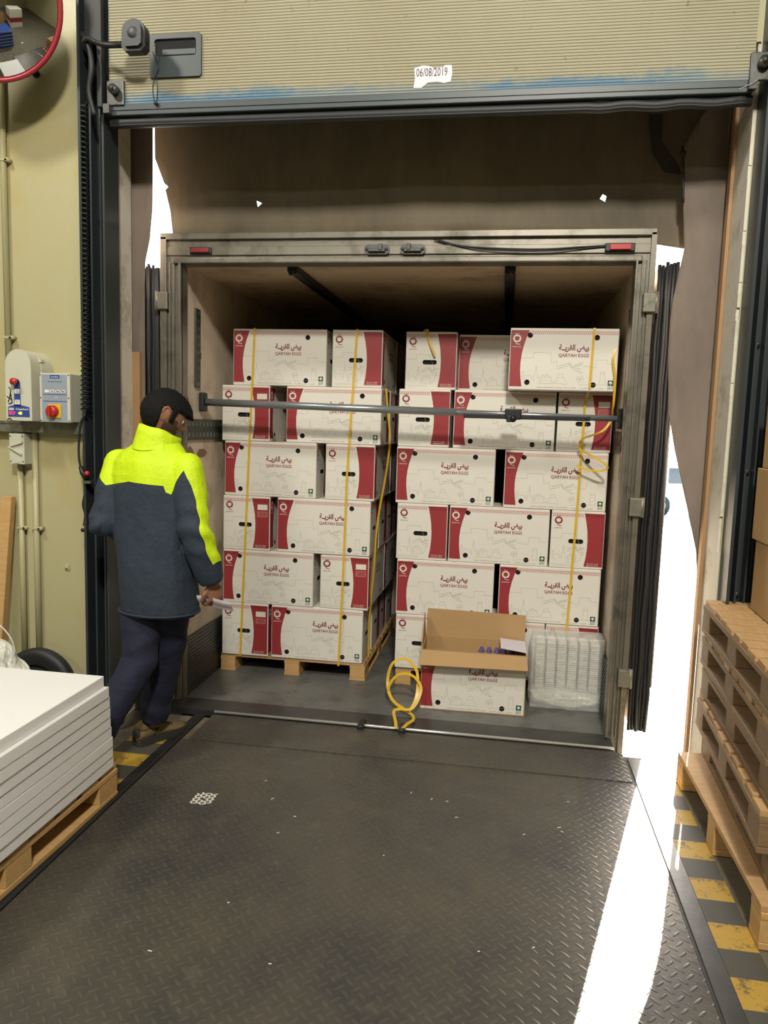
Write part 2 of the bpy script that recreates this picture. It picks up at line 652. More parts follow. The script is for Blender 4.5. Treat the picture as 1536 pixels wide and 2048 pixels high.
# ================================================================ THE SETTING
# world: +Y runs out through the dock door, floor at z = 0, door wall between y = 3.55 and 3.75
XL, XR, YW, YO = -1.966, 0.985, 3.55, 3.75
mb = MB(); mb.box(-6, 5, -8, YW, -0.2, 0.0)
struct(mb, 'floor', 'concrete')
mb = MB(); mb.box(XL, XR, YW, YO - 0.02, -0.2, -0.001)
struct(mb, 'trim_1', 'concrete')
mb = MB()
mb.box(-6, XL, YW, YO, -0.2, 5.6)
mb.box(XR, 5, YW, YO, -0.2, 5.6)
mb.box(XL, XR, YW, YO, 3.25, 5.6)
struct(mb, 'wall_front', 'cream')
mb = MB()                                       # rough plastered reveals of the opening
for x0, x1 in ((XL, XL + 0.012), (XR - 0.012, XR)):
    n = 60
    for k in range(n):
        z0, z1 = 3.24 * k / n, 3.24 * (k + 1) / n
        j = random.choice((0.0, 0.0, 0.004, 0.012)) if random.random() < 0.5 else 0.0
        mb.box(x0, x1, YW + j - 0.002, YO + 0.002, z0, z1)
struct(mb, 'trim_2', 'jamb')
mb = MB(); mb.box(-6.2, -6, -8, YO, -0.2, 5.6); struct(mb, 'wall_left', 'cream')
mb = MB(); mb.box(5, 5.2, -8, YO, -0.2, 5.6); struct(mb, 'wall_right', 'cream')
mb = MB(); mb.box(-6.2, 5.2, -8.2, -8, -0.2, 5.6); struct(mb, 'wall_back', 'cream')
mb = MB(); mb.box(-6.2, 5.2, -8.2, YO, 5.6, 5.8); struct(mb, 'ceiling', 'plastic_grey')
mb = MB(); mb.box(-60, 90, YO + 0.0, 140, -1.4, -1.2); struct(mb, 'ground', 'yard')
mb = MB(); mb.box(-6.2, 5.2, YO - 0.6, YO, -1.2, -0.2); struct(mb, 'trim_3', 'concrete')

# hazard paint along both sides of the pit
mb = MB(); mb.box(0.737, 0.862, 0.9, 3.53, 0.0005, 0.0020); struct(mb, 'trim_4', 'hazard')
mb = MB(); mb.box(-1.80, -1.605, 2.4, 3.6, 0.0005, 0.0020); o = struct(mb, 'trim_5', 'hazard')
# steel curb angle right of the pit
mb = MB(); mb.box(0.672, 0.737, 0.8, 3.70, -0.1, 0.006, 0, 0.003); struct(mb, 'trim_6', 'dark_steel')

# door tracks: black channels left and right
def track(sign, name, x0, x1):
    mb = MB()
    lo, hi = min(x0, x1), max(x0, x1)
    mb.box(lo, hi, YW - 0.03, YW + 0.004, 0, 5.5)                     # back plate
    for a, b, d in ((0.0, 0.10, 0.13), (0.30, 0.37, 0.10), (0.62, 0.68, 0.085), (0.92, 1.0, 0.13)):
        xa, xb = x0 + (x1 - x0) * a, x0 + (x1 - x0) * b
        mb.box(min(xa, xb), max(xa, xb), YW - d, YW - 0.03, 0, 5.5)
    o = struct(mb, name, 'black')
    b = MB()
    for z in (0.35, 0.9, 1.45, 2.0, 2.55, 3.1):
        xm = x0 + (x1 - x0) * 0.5
        b.cyl((xm, YW - 0.03, z), (xm, YW - 0.045, z), 0.012, 8)
    b.build('bolts', 'steel', o)
    return o

track(-1, 'trim_7', -2.045, -1.915)
track(1, 'trim_8', 0.99, 1.125)

# ---- raised door leaf (only its lower edge hangs in view)
DZ = 3.045
leaf = MB(); leaf.box(-1.885, 0.93, 3.42, 3.47, 0, 2.3)
door = leaf.build('door_1', ['door'], None, (0, 0, DZ), kind='structure')
b = MB()
b.box(-1.885, 0.93, 3.412, 3.475, -0.052, 0.0, 0, 0.004)
b.box(-1.885, 0.93, 3.408, 3.43, -0.030, -0.022)
b.build('bottom_rail', 'plastic_grey', door)
b = MB()
path = [(-1.885 + 2.82 * k / 60, 3.445, -0.075 + 0.004 * math.sin(k * 1.3) * (k > 46)) for k in range(61)]
b.tube(path, 0.022, 10)
b.tube([(x, y - 0.012, z - 0.013) for x, y, z in path], 0.008, 6)
b.build('rubber_seal', 'rubber', door)
# recessed plastic pull handle
b = MB()
vs, fs = holed(rrect(-1.678, -1.432, 0.105, 0.290, 0.012), [rrect(-1.656, -1.456, 0.195, 0.270, 0.014)])
b.add([(x, 3.408, z) for x, z in vs], fs)
outer = rrect(-1.678, -1.432, 0.105, 0.290, 0.012)
for i in range(len(outer)):
    (x0, z0), (x1, z1) = outer[i], outer[(i + 1) % len(outer)]
    b.add([(x0, 3.408, z0), (x0, 3.421, z0), (x1, 3.421, z1), (x1, 3.408, z1)], [(0, 1, 2, 3)])
hd = b.build('pull_handle', 'plastic_grey', door)
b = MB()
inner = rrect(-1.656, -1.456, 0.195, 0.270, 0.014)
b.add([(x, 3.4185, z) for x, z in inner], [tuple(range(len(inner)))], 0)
b.build('handle_recess', 'hole', hd, label='recess of the pull handle, its shade painted dark')  # flat sheet, coloured near-black for the shade inside the handle
b = MB(); b.box(-1.618, -1.458, 3.405, 3.418, 0.197, 0.224, 0, 0.003)
b.build('grip', 'plastic_grey', hd)
# torn paper date sticker
b = MB()
poly = [(-.463, .02), (-.43, .018), (-.40, .040), (-.36, .042), (-.33, .035), (-.302, .040), (-.296, .075), (-.300, .108), (-.33, .109), (-.335, .100), (-.375, .098), (-.40, .108), (-.425, .111), (-.452, .104), (-.462, .100), (-.458, .06)]
T = frame_T((0, 3.4185, 0), (1, 0, 0), (0, 0, 1))
b.flat(poly, T, 0)
T = frame_T((-0.385, 3.4175, 0.082), (1, 0, 0), (0, 0, 1))
put_text(b, '06/08/2019', T, 0.034, 1, 0.0, width=0.135)
b.build('date_sticker', ['paper', 'plastic_black'], door, label='torn white sticker printed with a date')
# roller brackets at both lower corners
for x, side in ((-1.845, -1), (0.955, 1)):
    b = MB()
    b.box(x - 0.045, x + 0.04, 3.404, 3.42, -0.01, 0.10, 0, 0.004)
    b.cyl((x, 3.404, 0.052), (x, 3.372, 0.052), 0.022, 16)
    b.cyl((x, 3.385, 0.052), (x, 3.36, 0.052), 0.010, 10)
    b.box(x - 0.05, x - 0.02, 3.380, 3.41, -0.05, -0.01)
    b.build('roller_bracket', 'dark_steel', door)
# hanging pull cord looped down from the lamp arm
cord = smooth_path([(-1.66, 3.40, 0.21), (-1.632, 3.40, 0.15), (-1.655, 3.40, 0.09), (-1.66, 3.40, 0.04), (-1.645, 3.40, -0.005), (-1.638, 3.402, 0.05), (-1.642, 3.404, 0.12), (-1.628, 3.404, 0.20)])
b = MB(); b.tube(cord, 0.0022, 6); b.ball((-1.645, 3.40, -0.01), (0.011, 0.008, 0.008), 8, 6)
b.build('pull_cord', 'plastic_black', door)
b = MB(); b.tube(smooth_path([(0.975, 3.37, 0.02), (0.92, 3.37, -0.03), (0.86, 3.375, -0.055)]), 0.0015, 5)
b.build('lift_cable', 'steel', door)

# bent bracket arm and cable carrier beside the left track, above the door's corner
b = MB()
b.box(-1.985, -1.90, 3.38, 3.42, 3.30, 3.50, 0, 0.006)
b.box(-1.925, -1.90, 3.38, 3.42, 3.02, 3.30, 0, 0.004)
b.tube(smooth_path([(-1.99, 3.38, 3.34), (-1.95, 3.36, 3.28), (-1.93, 3.35, 3.18), (-1.95, 3.36, 3.08), (-1.93, 3.37, 2.98)]), 0.012, 8)
o = b.build('track_bracket', 'rubber')
o['label'] = 'black steel bracket bolted on top of the left door track'
o['category'] = 'bracket'

# ---- dock lamp on its ribbed arm
lamp = thing('dock_lamp', 'black dome-headed dock lamp on a ribbed arm beside the left door track', 'lamp', (-1.682, 3.30, 3.262))
b = MB()
b.tube(smooth_path([(-0.29, 0.06, 0.035), (-0.25, 0.03, 0.03), (-0.19, 0.0, -0.005), (-0.13, -0.01, -0.022), (-0.06, 0, -0.02)], 5), 0.011, 10)
for k in range(12):
    t = k / 11
    b.tube([(-0.15 + 0.10 * t, -0.006, -0.018 - 0.002 * t), (-0.146 + 0.10 * t, -0.006, -0.018 - 0.002 * t)], 0.0145, 10)
b.build('arm', 'plastic_black', lamp)
b = MB()
T = frame_T((0, -0.04, 0), (1, 0, 0), (0, 0, 1))
dome = [(-.055, -.045), (-.04, -.063), (.035, -.063), (.052, -.048), (.053, .02)] + [(.053 * math.cos(a), .02 + .048 * math.sin(a)) for a in [PI * k / 12 for k in range(1, 12)]] + [(-.053, .02)]
T2 = T @ Matrix.Translation((0, 0, -0.05))
b.prism(dome, T2, 0.05)
small = [(x * 0.8, y * 0.8 + 0.001) for x, y in dome]
b.prism(small, T2 @ Matrix.Translation((0, 0, 0.05)), 0.012)
b.build('lamp_head', 'plastic_black', lamp)
b = MB(); b.ball((0.003, -0.042, 0.006), (0.036, 0.014, 0.036), 16, 10)
b.build('lens', 'plastic_black', lamp)

# ---- dock shelter hung outside the opening
sh = thing('dock_shelter', 'brown sheet dock shelter hanging over the truck roof beyond the raised door', 'dock shelter', (0, 3.9, 0))
def sheet(name, outline, holes, Y, mat, wav=0.01, ay=0.0, step=None):
    """upright sheet with gentle waves and real thickness"""
    bm = bmesh.new()
    vs, fs = holed(outline, holes)
    bv = [bm.verts.new((x, Y, z)) for x, z in vs]
    for t in fs:
        try:
            bm.faces.new([bv[i] for i in t])
        except ValueError:
            pass
    x0, x1 = min(p[0] for p in outline), max(p[0] for p in outline)
    z0, z1 = min(p[1] for p in outline), max(p[1] for p in outline)
    for k in range(1, int((x1 - x0) / 0.07)):
        bmesh.ops.bisect_plane(bm, geom=bm.verts[:] + bm.edges[:] + bm.faces[:], plane_co=(x0 + k * 0.07, 0, 0), plane_no=(1, 0, 0))
    for k in range(1, int((z1 - z0) / 0.07)):
        bmesh.ops.bisect_plane(bm, geom=bm.verts[:] + bm.edges[:] + bm.faces[:], plane_co=(0, 0, z0 + k * 0.07), plane_no=(0, 0, 1))
    for q in bm.verts:
        n = noise.noise((q.co.x * 1.6 + 5 * Y, 2.0, q.co.z * 0.7)) * wav + noise.noise((q.co.x * 5, 7.0, q.co.z * 2.2)) * wav * 0.3
        q.co.y += n + ay * (q.co.z - z0)
    r = bmesh.ops.extrude_face_region(bm, geom=bm.faces[:])
    for q in [g for g in r['geom'] if isinstance(g, bmesh.types.BMVert)]:
        q.co.y += 0.004
    bmesh.ops.recalc_face_normals(bm, faces=bm.faces[:])
    me = bpy.data.meshes.new(name)
    bm.to_mesh(me)
    bm.free()
    me.materials.append(M[mat])
    me.polygons.foreach_set('use_smooth', [True] * len(me.polygons))
    return link(name, me, sh)

sheet('head_curtain', [(-1.823, 2.600), (0.655, 2.600), (0.657, 2.532), (0.818, 2.503), (0.86, 2.50), (1.35, 2.50), (1.35, 3.70), (-2.2, 3.70), (-1.925, 3.35), (-1.925, 2.993), (-1.873, 2.864), (-1.850, 2.845), (-1.867, 2.830), (-1.838, 2.72)],
      [[(-1.353, 2.765), (-1.325, 2.752), (-1.347, 2.734)], [(0.420, 2.764), (0.407, 2.743), (0.432, 2.729), (0.437, 2.755)]], 0.055, 'curtain', 0.03)
sheet('side_curtain', [(1.04, -0.3), (1.035, 0.2), (1.012, 0.54), (0.952, 1.041), (0.887, 1.285), (0.82, 1.53), (0.778, 1.72), (0.757, 2.0), (0.757, 2.148), (0.762, 2.242), (0.797, 2.48), (0.776, 2.68), (0.760, 2.80), (0.757, 2.93), (0.83, 3.07), (0.95, 3.25), (1.0, 3.60), (1.45, 3.6), (1.45, -0.3)], [], -0.06, 'curtain_side', 0.03)
sheet('side_curtain', [(-1.897, -0.3), (-1.897, 2.30), (-1.893, 2.42), (-1.868, 2.53), (-1.853, 2.68), (-1.849, 2.94), (-1.849, 3.60), (-2.35, 3.60), (-2.35, -0.3)], [], -0.118, 'curtain_side', 0.004)
b = MB()
b.box(-2.5, 1.6, -0.15, 1.2, 3.62, 3.66)  # unseen roof plate, added to block the sky above the curtains
b.box(-2.5, -2.3, -0.15, 0.35, -0.6, 3.62)
b.box(1.42, 1.6, -0.15, 0.35, -0.6, 3.62)
b.build('frame', 'black', sh)
b = MB(); b.box(0.956, 0.972, -0.148, -0.10, 0.0, 3.2)
b.build('wooden_batten', 'wood_orange', sh)
b = MB(); b.box(-1.958, -1.915, -0.145, -0.10, 0.2, 1.95)
b.build('wooden_batten', 'wood_orange', sh)

b = MB()
b.prism([(.599, 3.10), (.665, 3.10), (.668, 2.98), (.75, 2.87), (.77, 2.82), (.69, 2.835), (.625, 2.93)], frame_T((0, -.02, 0), (1, 0, 0), (0, 0, 1)), .006)
b.build('dark_band', 'curtain_dark', sh, label='dark curved band at the upper right of the head curtain')  # added thin dark strip that draws the dark swoosh on the curtain
b = MB(); b.tube(smooth_path([(.752, -.08, 2.93), (.757, -.085, 2.87), (.772, -.082, 2.68)]), .006, 8); b.ball((.755, -.085, 2.90), .014, 10, 8)
b.build('dark_edge', 'rubber', sh)  # added dark tube tracing the black edge of the curtain

# ---- dock leveler
lv = thing('dock_leveler', 'steel tread-plate dock leveler ramp leading into the truck', 'dock leveler', (-0.44, 2.25, 0))
b = MB(); b.box(-1.095, 1.10, -1.35, 1.18, -0.012, 0.006)
b.build('deck_plate', 'plate', lv)
b = MB(); b.box(-1.06, 1.095, 1.181, 1.505, -0.012, 0.010)
b.build('lip', 'plate', lv)
b = MB(); b.box(-1.163, -1.100, -1.35, 1.50, -0.02, 0.0045, 0, 0.002); b.tube([(-1.110, -1.35, .006), (-1.110, 1.49, .006)], .010, 8)
b.build('side_rail', 'rubber', lv)
b = MB(); b.box(1.103, 1.110, -1.35, 1.30, -0.02, 0.0015)
b.build('side_gap_seal', 'rubber', lv)
# worn stencil patch on the plate
b = MB()
for i in range(5):
    for k in range(8):
        x, y = -0.787 + i * .0185, .583 + k * .0125
        if (i, k) in ((4, 0), (0, 7), (2, 3)):
            continue
        sk = .004 if (i + k) % 2 else -.004
        b.flat([(x - .0075, y - .004 - sk), (x + .0075, y - .004 + sk), (x + .0075, y + .004 + sk), (x - .0075, y + .004 - sk)], Matrix.Translation((0, 0, .0066 + .0003 * ((i + k) % 2))), 0)
b.build('paint_patch', 'card', lv, label='worn off-white stencil patch')

# litter flakes on the plate
for k in range(20):
    x, y = random.uniform(-1.2, 0.45), random.uniform(1.95, 3.2)
    a, L = random.uniform(0, PI), random.uniform(0.003, 0.009)
    b = MB()
    b.box(-L, L, -0.0018, 0.0018, 0, 0.0012, 0)
    o = b.build('wood_splinter', 'card', None, (x, y, 0.0065), label='tiny pale splinter lying on the tread plate', cat='litter', group='pale splinters littering the tread plate', rot=(0, 0, a))

# ---- wall fittings left of the door
b = MB()
b.box(-3.2, -2.07, 3.49, 3.555, 1.515, 1.568, 0, 0.003)
b.box(-3.2, -2.07, 3.485, 3.492, 1.56, 1.572)
o = b.build('cable_tray', 'galv', label='galvanised steel trunking running along the wall under the control boxes', cat='trunking')

ct = thing('door_control_unit', 'tall rounded white door control unit with blue panel and red display', 'control box', (-2.357, 3.38, 1.575))
prof = [(-.069, 0), (.069, 0), (.070, .02), (.069, .27)] + [(.069 * math.cos(a), .27 + .075 * math.sin(a)) for a in [PI * k / 14 for k in range(1, 14)]] + [(-.069, .27)]
b = MB(); T = frame_T((0, 0.0, 0), (1, 0, 0), (0, 0, 1))
b.prism(prof, T @ Matrix.Translation((0, 0, -0.075)), 0.075)
b.build('front_cover', 'white', ct)
b = MB(); b.prism([(x * 1.03 + 0.004, y * 1.0 - 0.004) for x, y in prof], T @ Matrix.Translation((0, 0, -0.172)), 0.095)
for z in (0.025, 0.17, 0.29):
    b.box(0.062, 0.077, 0.07, 0.10, z, z + 0.012)
b.build('back_shell', 'white', ct)
b = MB()
T = frame_T((0, -0.0012, 0), (1, 0, 0), (0, 0, 1))
b.flat([(-.058, .018), (.058, .018), (.057, .066), (.02, .074), (-.03, .074), (-.057, .066)], T, 0)
b.flat([(-.024, .07), (.012, .07), (.010, .185), (.004, .197), (-.006, .202), (-.016, .197), (-.023, .185)], T, 0)
T = frame_T((0, -0.0022, 0), (1, 0, 0), (0, 0, 1))
for z, up in ((.142, 1), (.090, -1)):
    b.flat(rrect(-.020, .008, z - .011, z + .011, .002), T, 1)
    line2d(b, [(-.014, z - .006 * up), (-.006, z + .006 * up), (.002, z - .006 * up), (-.014, z - .006 * up)], T @ Matrix.Translation((0, 0, .0005)), .002, 2)
put_text(b, 'Crawford', frame_T((0.018, -0.0026, 0.056), (1, 0, 0), (0, 0, 1)), 0.010, 1, 0.02, width=0.066)
b.flat(rrect(-.052, -.026, .050, .061, .002), T, 1)
b.flat(rrect(-.049, -.029, .0545, .0568, .001), T @ Matrix.Translation((0, 0, .0005)), 0)
b.build('label_panel', ['blue', 'card', 'wood_orange'], ct, label='blue label panel with lettering and arrow buttons')
b = MB(); put_text(b, 'ECY', frame_T((-0.034, -0.0030, 0.036), (1, 0, 0), (0, 0, 1)), 0.014, 0, 0.03, width=0.034)
b.build('display', 'led', ct, label='lit red three-character display')
b = MB(); b.flat([(-.004, .036), (.006, .043), (.018, .042), (.018, .030), (.006, .029)], frame_T((0, -0.003, 0), (1, 0, 0), (0, 0, 1)))
b.build('indicator', 'lamp_yellow', ct, label='lit yellow indicator')
b = MB(); b.cyl((-.006, 0, .188), (-.006, -.022, .188), .012, 16); b.cyl((-.006, -.022, .188), (-.006, -.034, .188), .017, 18, 1)
b.build('stop_button', ['plastic_black', 'redplast'], ct, label='red mushroom stop button')
b = MB()
T = frame_T((0, -0.0015, 0), (1, 0, 0), (0, 0, 1))
for pts in ([(-.055, .09), (-.045, .12), (-.04, .15)], [(-.06, .115), (-.035, .10)], [(-.052, .08), (-.035, .085), (-.042, .13)], [(-.05, .16), (-.044, .155)], [(-.062, .004), (-.05, .010), (-.04, .003)]):
    line2d(b, pts, T, .005, 0)
b.build('marker_scrawl', 'plastic_black', ct)

ib = thing('isolator_box', 'square grey switch box with red rotary switch on yellow plate', 'switch box', (-2.177, 3.40, 1.572))
b = MB(); b.box(-.081, .081, 0, .03, 0, .237, 0, .004); b.box(-.078, .078, .03, .15, .003, .234)
b.build('enclosure', 'white', ib)
b = MB(); T = frame_T((0, -0.0008, 0), (1, 0, 0), (0, 0, 1))
b.flat(rrect(-.068, .066, .006, .231, .003), T, 0)
T = T @ Matrix.Translation((0, 0, .0006))
b.flat(rrect(-.023, .027, .212, .228, .001), T, 1)
put_text(b, 'kurthu', T @ Matrix.Translation((.002, .220, .0005)), .008, 2, .01, width=.036)
line2d(b, [(-.035, .196), (.04, .196)], T, .0016, 3)
line2d(b, [(-.058, .135), (.062, .135)], T, .003, 1)
line2d(b, [(-.058, .102), (.062, .102)], T, .003, 1)
for k in range(4):
    b.flat(rrect(-.052 + k * .028, -.03 + k * .028, .144, .157, .001), T, 2)
for k, mi in ((1, 4), (2, 3), (3, 3)):
    line2d(b, [(-.046 + k * .028, .153), (-.041 + k * .028, .148), (-.035 + k * .028, .150)], T @ Matrix.Translation((0, 0, .0005)), .004, mi)
line2d(b, [(.0, .118), (.008, .124), (.016, .118)], T, .002, 2)
b.build('face_label', ['bluegrey', 'blue', 'card', 'plastic_black', 'redplast'], ib)
b = MB(); b.box(-.034, .034, -.006, .0, .020, .088, 0, .002)
b.build('switch_plate', 'yellow', ib)
b = MB()
b.lathe([(0, .030), (.020, .030), (.028, .024), (.030, .0)], frame_T((-.006, -.004, .053), (1, 0, 0), (0, 0, 1)), 20)
b.box(-.012, 0.0, -.046, -.03, .026, .080, 0, .003)
b.build('rotary_knob', 'redplast', ib)
b = MB()
for x in (-.075, .074):
    for z in (.008, .118, .229):
        b.cyl((x, 0, z), (x, -.002, z), .003, 8)
b.build('screws', 'plastic_black', ib)

sw = thing('wall_switch', 'small grey lever isolator switch mounted below the steel trunking', 'switch', (-2.432, 3.462, 1.354))
b = MB(); b.box(-.042, .042, 0, .088, 0, .155, 0, .003)
b.build('housing', 'white', sw)
b = MB()
T = frame_T((0, -0.001, 0), (1, 0, 0), (0, 0, 1))
b.prism([(-.046, .088), (.036, .118), (.036, .108), (-.030, .088), (.030, .055), (.030, .047)], T, .010)
b.prism(circle(.002, .012, .014, 14, .006), T, .003)
b.build('lever', 'white', sw)
b = MB()
for x in (-.034, .034):
    for z in (.014, .142):
        b.cyl((x, 0, z), (x, -.002, z), .0035, 8)
b.build('screws', 'plastic_black', sw)

def pipe(name, label, pts, r=0.015, group='painted conduits on the left wall'):
    o = thing(name, label, 'conduit', pts[0], 0, group)
    b = MB(); b.tube([V(p) - V(pts[0]) for p in pts], r, 12)
    b.build('tube', 'cream', o)
    return o

for x, z0, z1, lab, clips in ((-2.512, 1.57, 5.0, 'cream painted conduit rising above the tall white control unit', (2.85, 1.99)),
                              (-2.462, 0.2, 1.355, 'cream painted conduit running down from the small grey lever switch', (1.02,)),
                              (-2.378, 0.2, 1.515, 'cream painted conduit running down from the steel trunking', (1.02,))):
    o = pipe('conduit', lab, [(x, 3.53, z0), (x, 3.53, z1)])
    for z in clips:
        c = MB(); c.box(-.018, .03, -.017, .02, z - z0 - .006, z - z0 + .006, 0, .002); c.cyl((.026, -.017, z - z0), (.026, .02, z - z0), .010, 10)
        c.build('saddle_clip', 'cream', o)
b = MB(); b.box(-2.436, -2.40, 3.535, 3.551, 0.36, 1.32, 0, .003)
b.build('wall_batten', 'cream', label='flat cream strip fixed to the wall between the two lower conduits', cat='strip')
b = MB(); b.box(-2.06, -2.045, 3.52, 3.551, 1.57, 4.8)
b.build('conduit', 'cream', label='thin cream duct running up beside the black door track', cat='conduit')
b = MB(); b.box(-2.235, -2.205, 3.544, 3.551, .805, .835, 0, .002); b.cyl((-2.22, 3.544, .82), (-2.22, 3.538, .82), .008, 10)
b.build('wall_plug', 'cream', label='small square painted-over fitting low on the cream wall', cat='fitting')

# coiled cord with its plug hanging beside the left track
cc = thing('coiled_cable', 'black coiled cable hanging down along the left door track', 'cable', (-2.012, 3.40, 2.0))
pts = []
turns = 62
for k in range(turns * 10):
    t = k / (turns * 10)
    z = 1.05 - t * 1.42
    a = 2 * PI * k / 10
    rr = 0.013 + 0.008 * t
    pts.append((0.012 - 0.022 * max(0, t - 0.3) + rr * math.cos(a), rr * math.sin(a), z))
b = MB(); b.tube(pts, 0.0042, 5)
b.build('coil', 'plastic_black', cc)
b = MB(); b.tube(smooth_path([(-.018, .02, -.36), (-.008, 0, -.39), (-.030, 0, -.43), (-.042, 0, -.53), (-.042, 0, -.60), (-.034, 0, -.645)]), .0055, 8)
b.build('lead', 'plastic_black', cc)
b = MB(); b.tube([(-.034, 0, -.64), (-.025, 0, -.67), (-.005, .0, -.70)], [.011, .013, .014], 10)
b.ball((.004, -.008, -.672), .013, 12, 8, 1)
b.box(-.022, .02, -.008, .03, -.722, -.708, 2)
b.build('plug', ['plastic_black', 'redplast', 'steel'], cc, label='black plug with a red tip')

b = MB(); b.tube(smooth_path([(-2.045, 3.46, 1.24), (-2.055, 3.45, 1.17), (-2.045, 3.45, 1.12), (-2.052, 3.45, 1.06)]), [.016] * 19, 8)
b.box(-2.056, -2.046, 3.44, 3.47, .86, 1.04)
b.cyl((-2.06, 3.44, 1.04), (-2.06, 3.43, 1.04), .010, 10)
b.build('door_latch', 'plastic_black', label='black hook latch on the edge of the left door track', cat='latch')

# convex mirror
mr = thing('convex_mirror', 'round convex mirror with a red rim mounted on the upper left wall', 'mirror', (-2.335, 3.18, 3.412))
R = 0.328
f = V((0.28, -1.0, -0.32)).normalized()
Tm = f.to_track_quat('Z', 'Y').to_matrix().to_4x4()
b = MB(); b.lathe([(0.001, 0.078), (.07, .0748), (.14, .064), (.21, .046), (.27, .022), (R - .02, 0)], Tm, 56)
b.build('mirror_face', 'mirror', mr)
ring = [Tm @ V(((R - .008) * math.cos(2 * PI * k / 64), (R - .008) * math.sin(2 * PI * k / 64), .0)) for k in range(65)]
b = MB(); b.tube(ring, .011, 8, caps=False)
b.build('rim', 'rim', mr)
b = MB(); b.lathe([(R - .012, -.002), (R * .6, -.03), (0.02, -.045)], Tm, 40)
b.build('back_shell', 'plastic_black', mr)
b = MB(); b.box(-.03, .075, .10, .20, -.25, -.17, 0, .004); b.tube([(0, .05, -.05), (0.0, .16, -.12), (0.0, .37, -.16)], .018, 10)
b.build('wall_bracket', 'plastic_black', mr)

# foam boards on their pallet, wooden plank, wrapped bag, wheel
def pallet(name, label, loc, sx, sy, rotz=0, group=None, top=9, along='x', mat=('wood_x', 'wood'), seed=0, open_front=False):
    """deck boards run along local X, bottom runners along local Y"""
    rnd = random.Random(seed)
    t = thing(name, label, 'pallet', loc, rotz, group)
    bw = sy / top * 0.80
    m0, m1 = mat
    for i in range(top):
        y = -sy / 2 + bw / 2 + (sy - bw) * i / (top - 1)
        b = MB(); b.box(-sx / 2 + rnd.uniform(0, .008), sx / 2 - rnd.uniform(0, .008), y - bw / 2, y + bw / 2, .122, .144, 0, .002)
        b.build('deck_board', m0 if m0 != 'wood' else 'wood', t)
    for x in (-1, 0, 1):
        xc = x * (sx / 2 - .05)
        b = MB(); b.box(xc - .05, xc + .05, -sy / 2, sy / 2, .100, .1215, 0, .002)
        b.build('stringer_board', m1, t)
        b = MB(); b.box(xc - .05, xc + .05, -sy / 2, sy / 2, 0, .022, 0, .002)
        b.build('bottom_board', m1, t)
        for y in (-1, 0, 1):
            yc = y * (sy / 2 - .07)
            b = MB(); b.box(xc - .048, xc + .048, yc - .07, yc + .07, .0222, .0998, 0, .003)
            b.build('block', m1, t)
    return t

fp = pallet('wooden_pallet', 'wooden pallet carrying the stack of white foam boards', (-2.068, 2.20, 0.0055), 1.0, 1.28, math.radians(-1.2), seed=3)
names = ['lowest white foam board, lying directly on the pallet', 'second white foam board from the bottom of the stack', 'third white foam board from the bottom of the stack', 'fourth white foam board from the bottom of the stack',
         'middle white foam board of the stack of nine', 'fourth white foam board from the top of the stack', 'third white foam board from the top of the stack', 'second white foam board from the top, its edge sticking out under the top one', 'topmost white foam board with a bare smooth upper face']
for k in range(9):
    h = 0.0455
    z = .1500 + k * (h + .0008)
    b = MB()
    x1 = -1.555 + 0.003 * k + random.uniform(-.003, .003) - (0.020 if k == 8 else 0)
    y1 = 2.80 - 0.010 * k + random.uniform(-.006, .006)
    xc, yc = x1 - .5, y1 - .6
    b.box(-.5, .5, -.6, .6, 0, h, 0, .003)
    b.build('foam_board', 'foam', None, (xc, yc, z), label=names[k], cat='foam board', group='white foam boards stacked on the pallet', rot=(0, 0, random.uniform(-.004, .004)))

b = MB()
T = Matrix.Translation((-2.58, 3.42, 0)) @ Matrix.Rotation(math.radians(3.2), 4, 'Y') @ Matrix.Rotation(math.radians(-4), 4, 'X')
b.box(-.03, .03, -.02, .02, 0, 1.19, 0, .003, T=T)
b.build('wood_plank', 'wood', label='yellowish brown wooden plank leaning on the wall at the far left', cat='plank')
wh = thing('rubber_wheel', 'dark rubber wheel standing behind the foam boards by the cream wall', 'wheel', (-2.315, 3.43, 0.215))
T = frame_T((0, 0, 0), (1, 0, 0), (0, 0, 1))
b = MB(); b.lathe([(.12, -.03), (.17, -.035), (.195, -.025), (.20, 0), (.195, .025), (.17, .035), (.12, .03)], T, 40); b.build('tyre', 'rubber', wh)
b = MB(); b.lathe([(.001, .022), (.05, .022), (.06, .012), (.12, .012), (.125, .03)], T, 32); b.lathe([(.125, -.03), (.12, -.012), (.001, -.012)], T, 32); b.build('hub', 'plastic_grey', wh)
# wrapped bag: crumpled lump
bm = bmesh.new()
bmesh.ops.create_icosphere(bm, subdivisions=5, radius=1)
for q in bm.verts:
    p = q.co.copy()
    n = noise.noise(p * 2.2) * .16 + noise.noise(V((p.x * 9, p.y * 9, p.z * 3))) * .06
    q.co = V((p.x * .27, p.y * .16, max(p.z, -.85) * .285)) * (1 + n)
me = bpy.data.meshes.new('wrapped_bag'); bm.to_mesh(me); bm.free()
me.materials.append(M['film_thick'])
o = link('wrapped_bag', me, None, (-2.45, 3.13, 0.262), 'crumpled bag of clear plastic film behind the foam boards', 'bag')
b = MB(); b.tube(smooth_path([(-2.44, 3.14, .50), (-2.40, 3.15, .62), (-2.34, 3.17, .60), (-2.29, 3.19, .52), (-2.275, 3.20, .40)]), .004, 6)
b.build('loose_strap', 'card', label='thin pale strap looping over the plastic film bag', cat='strap')

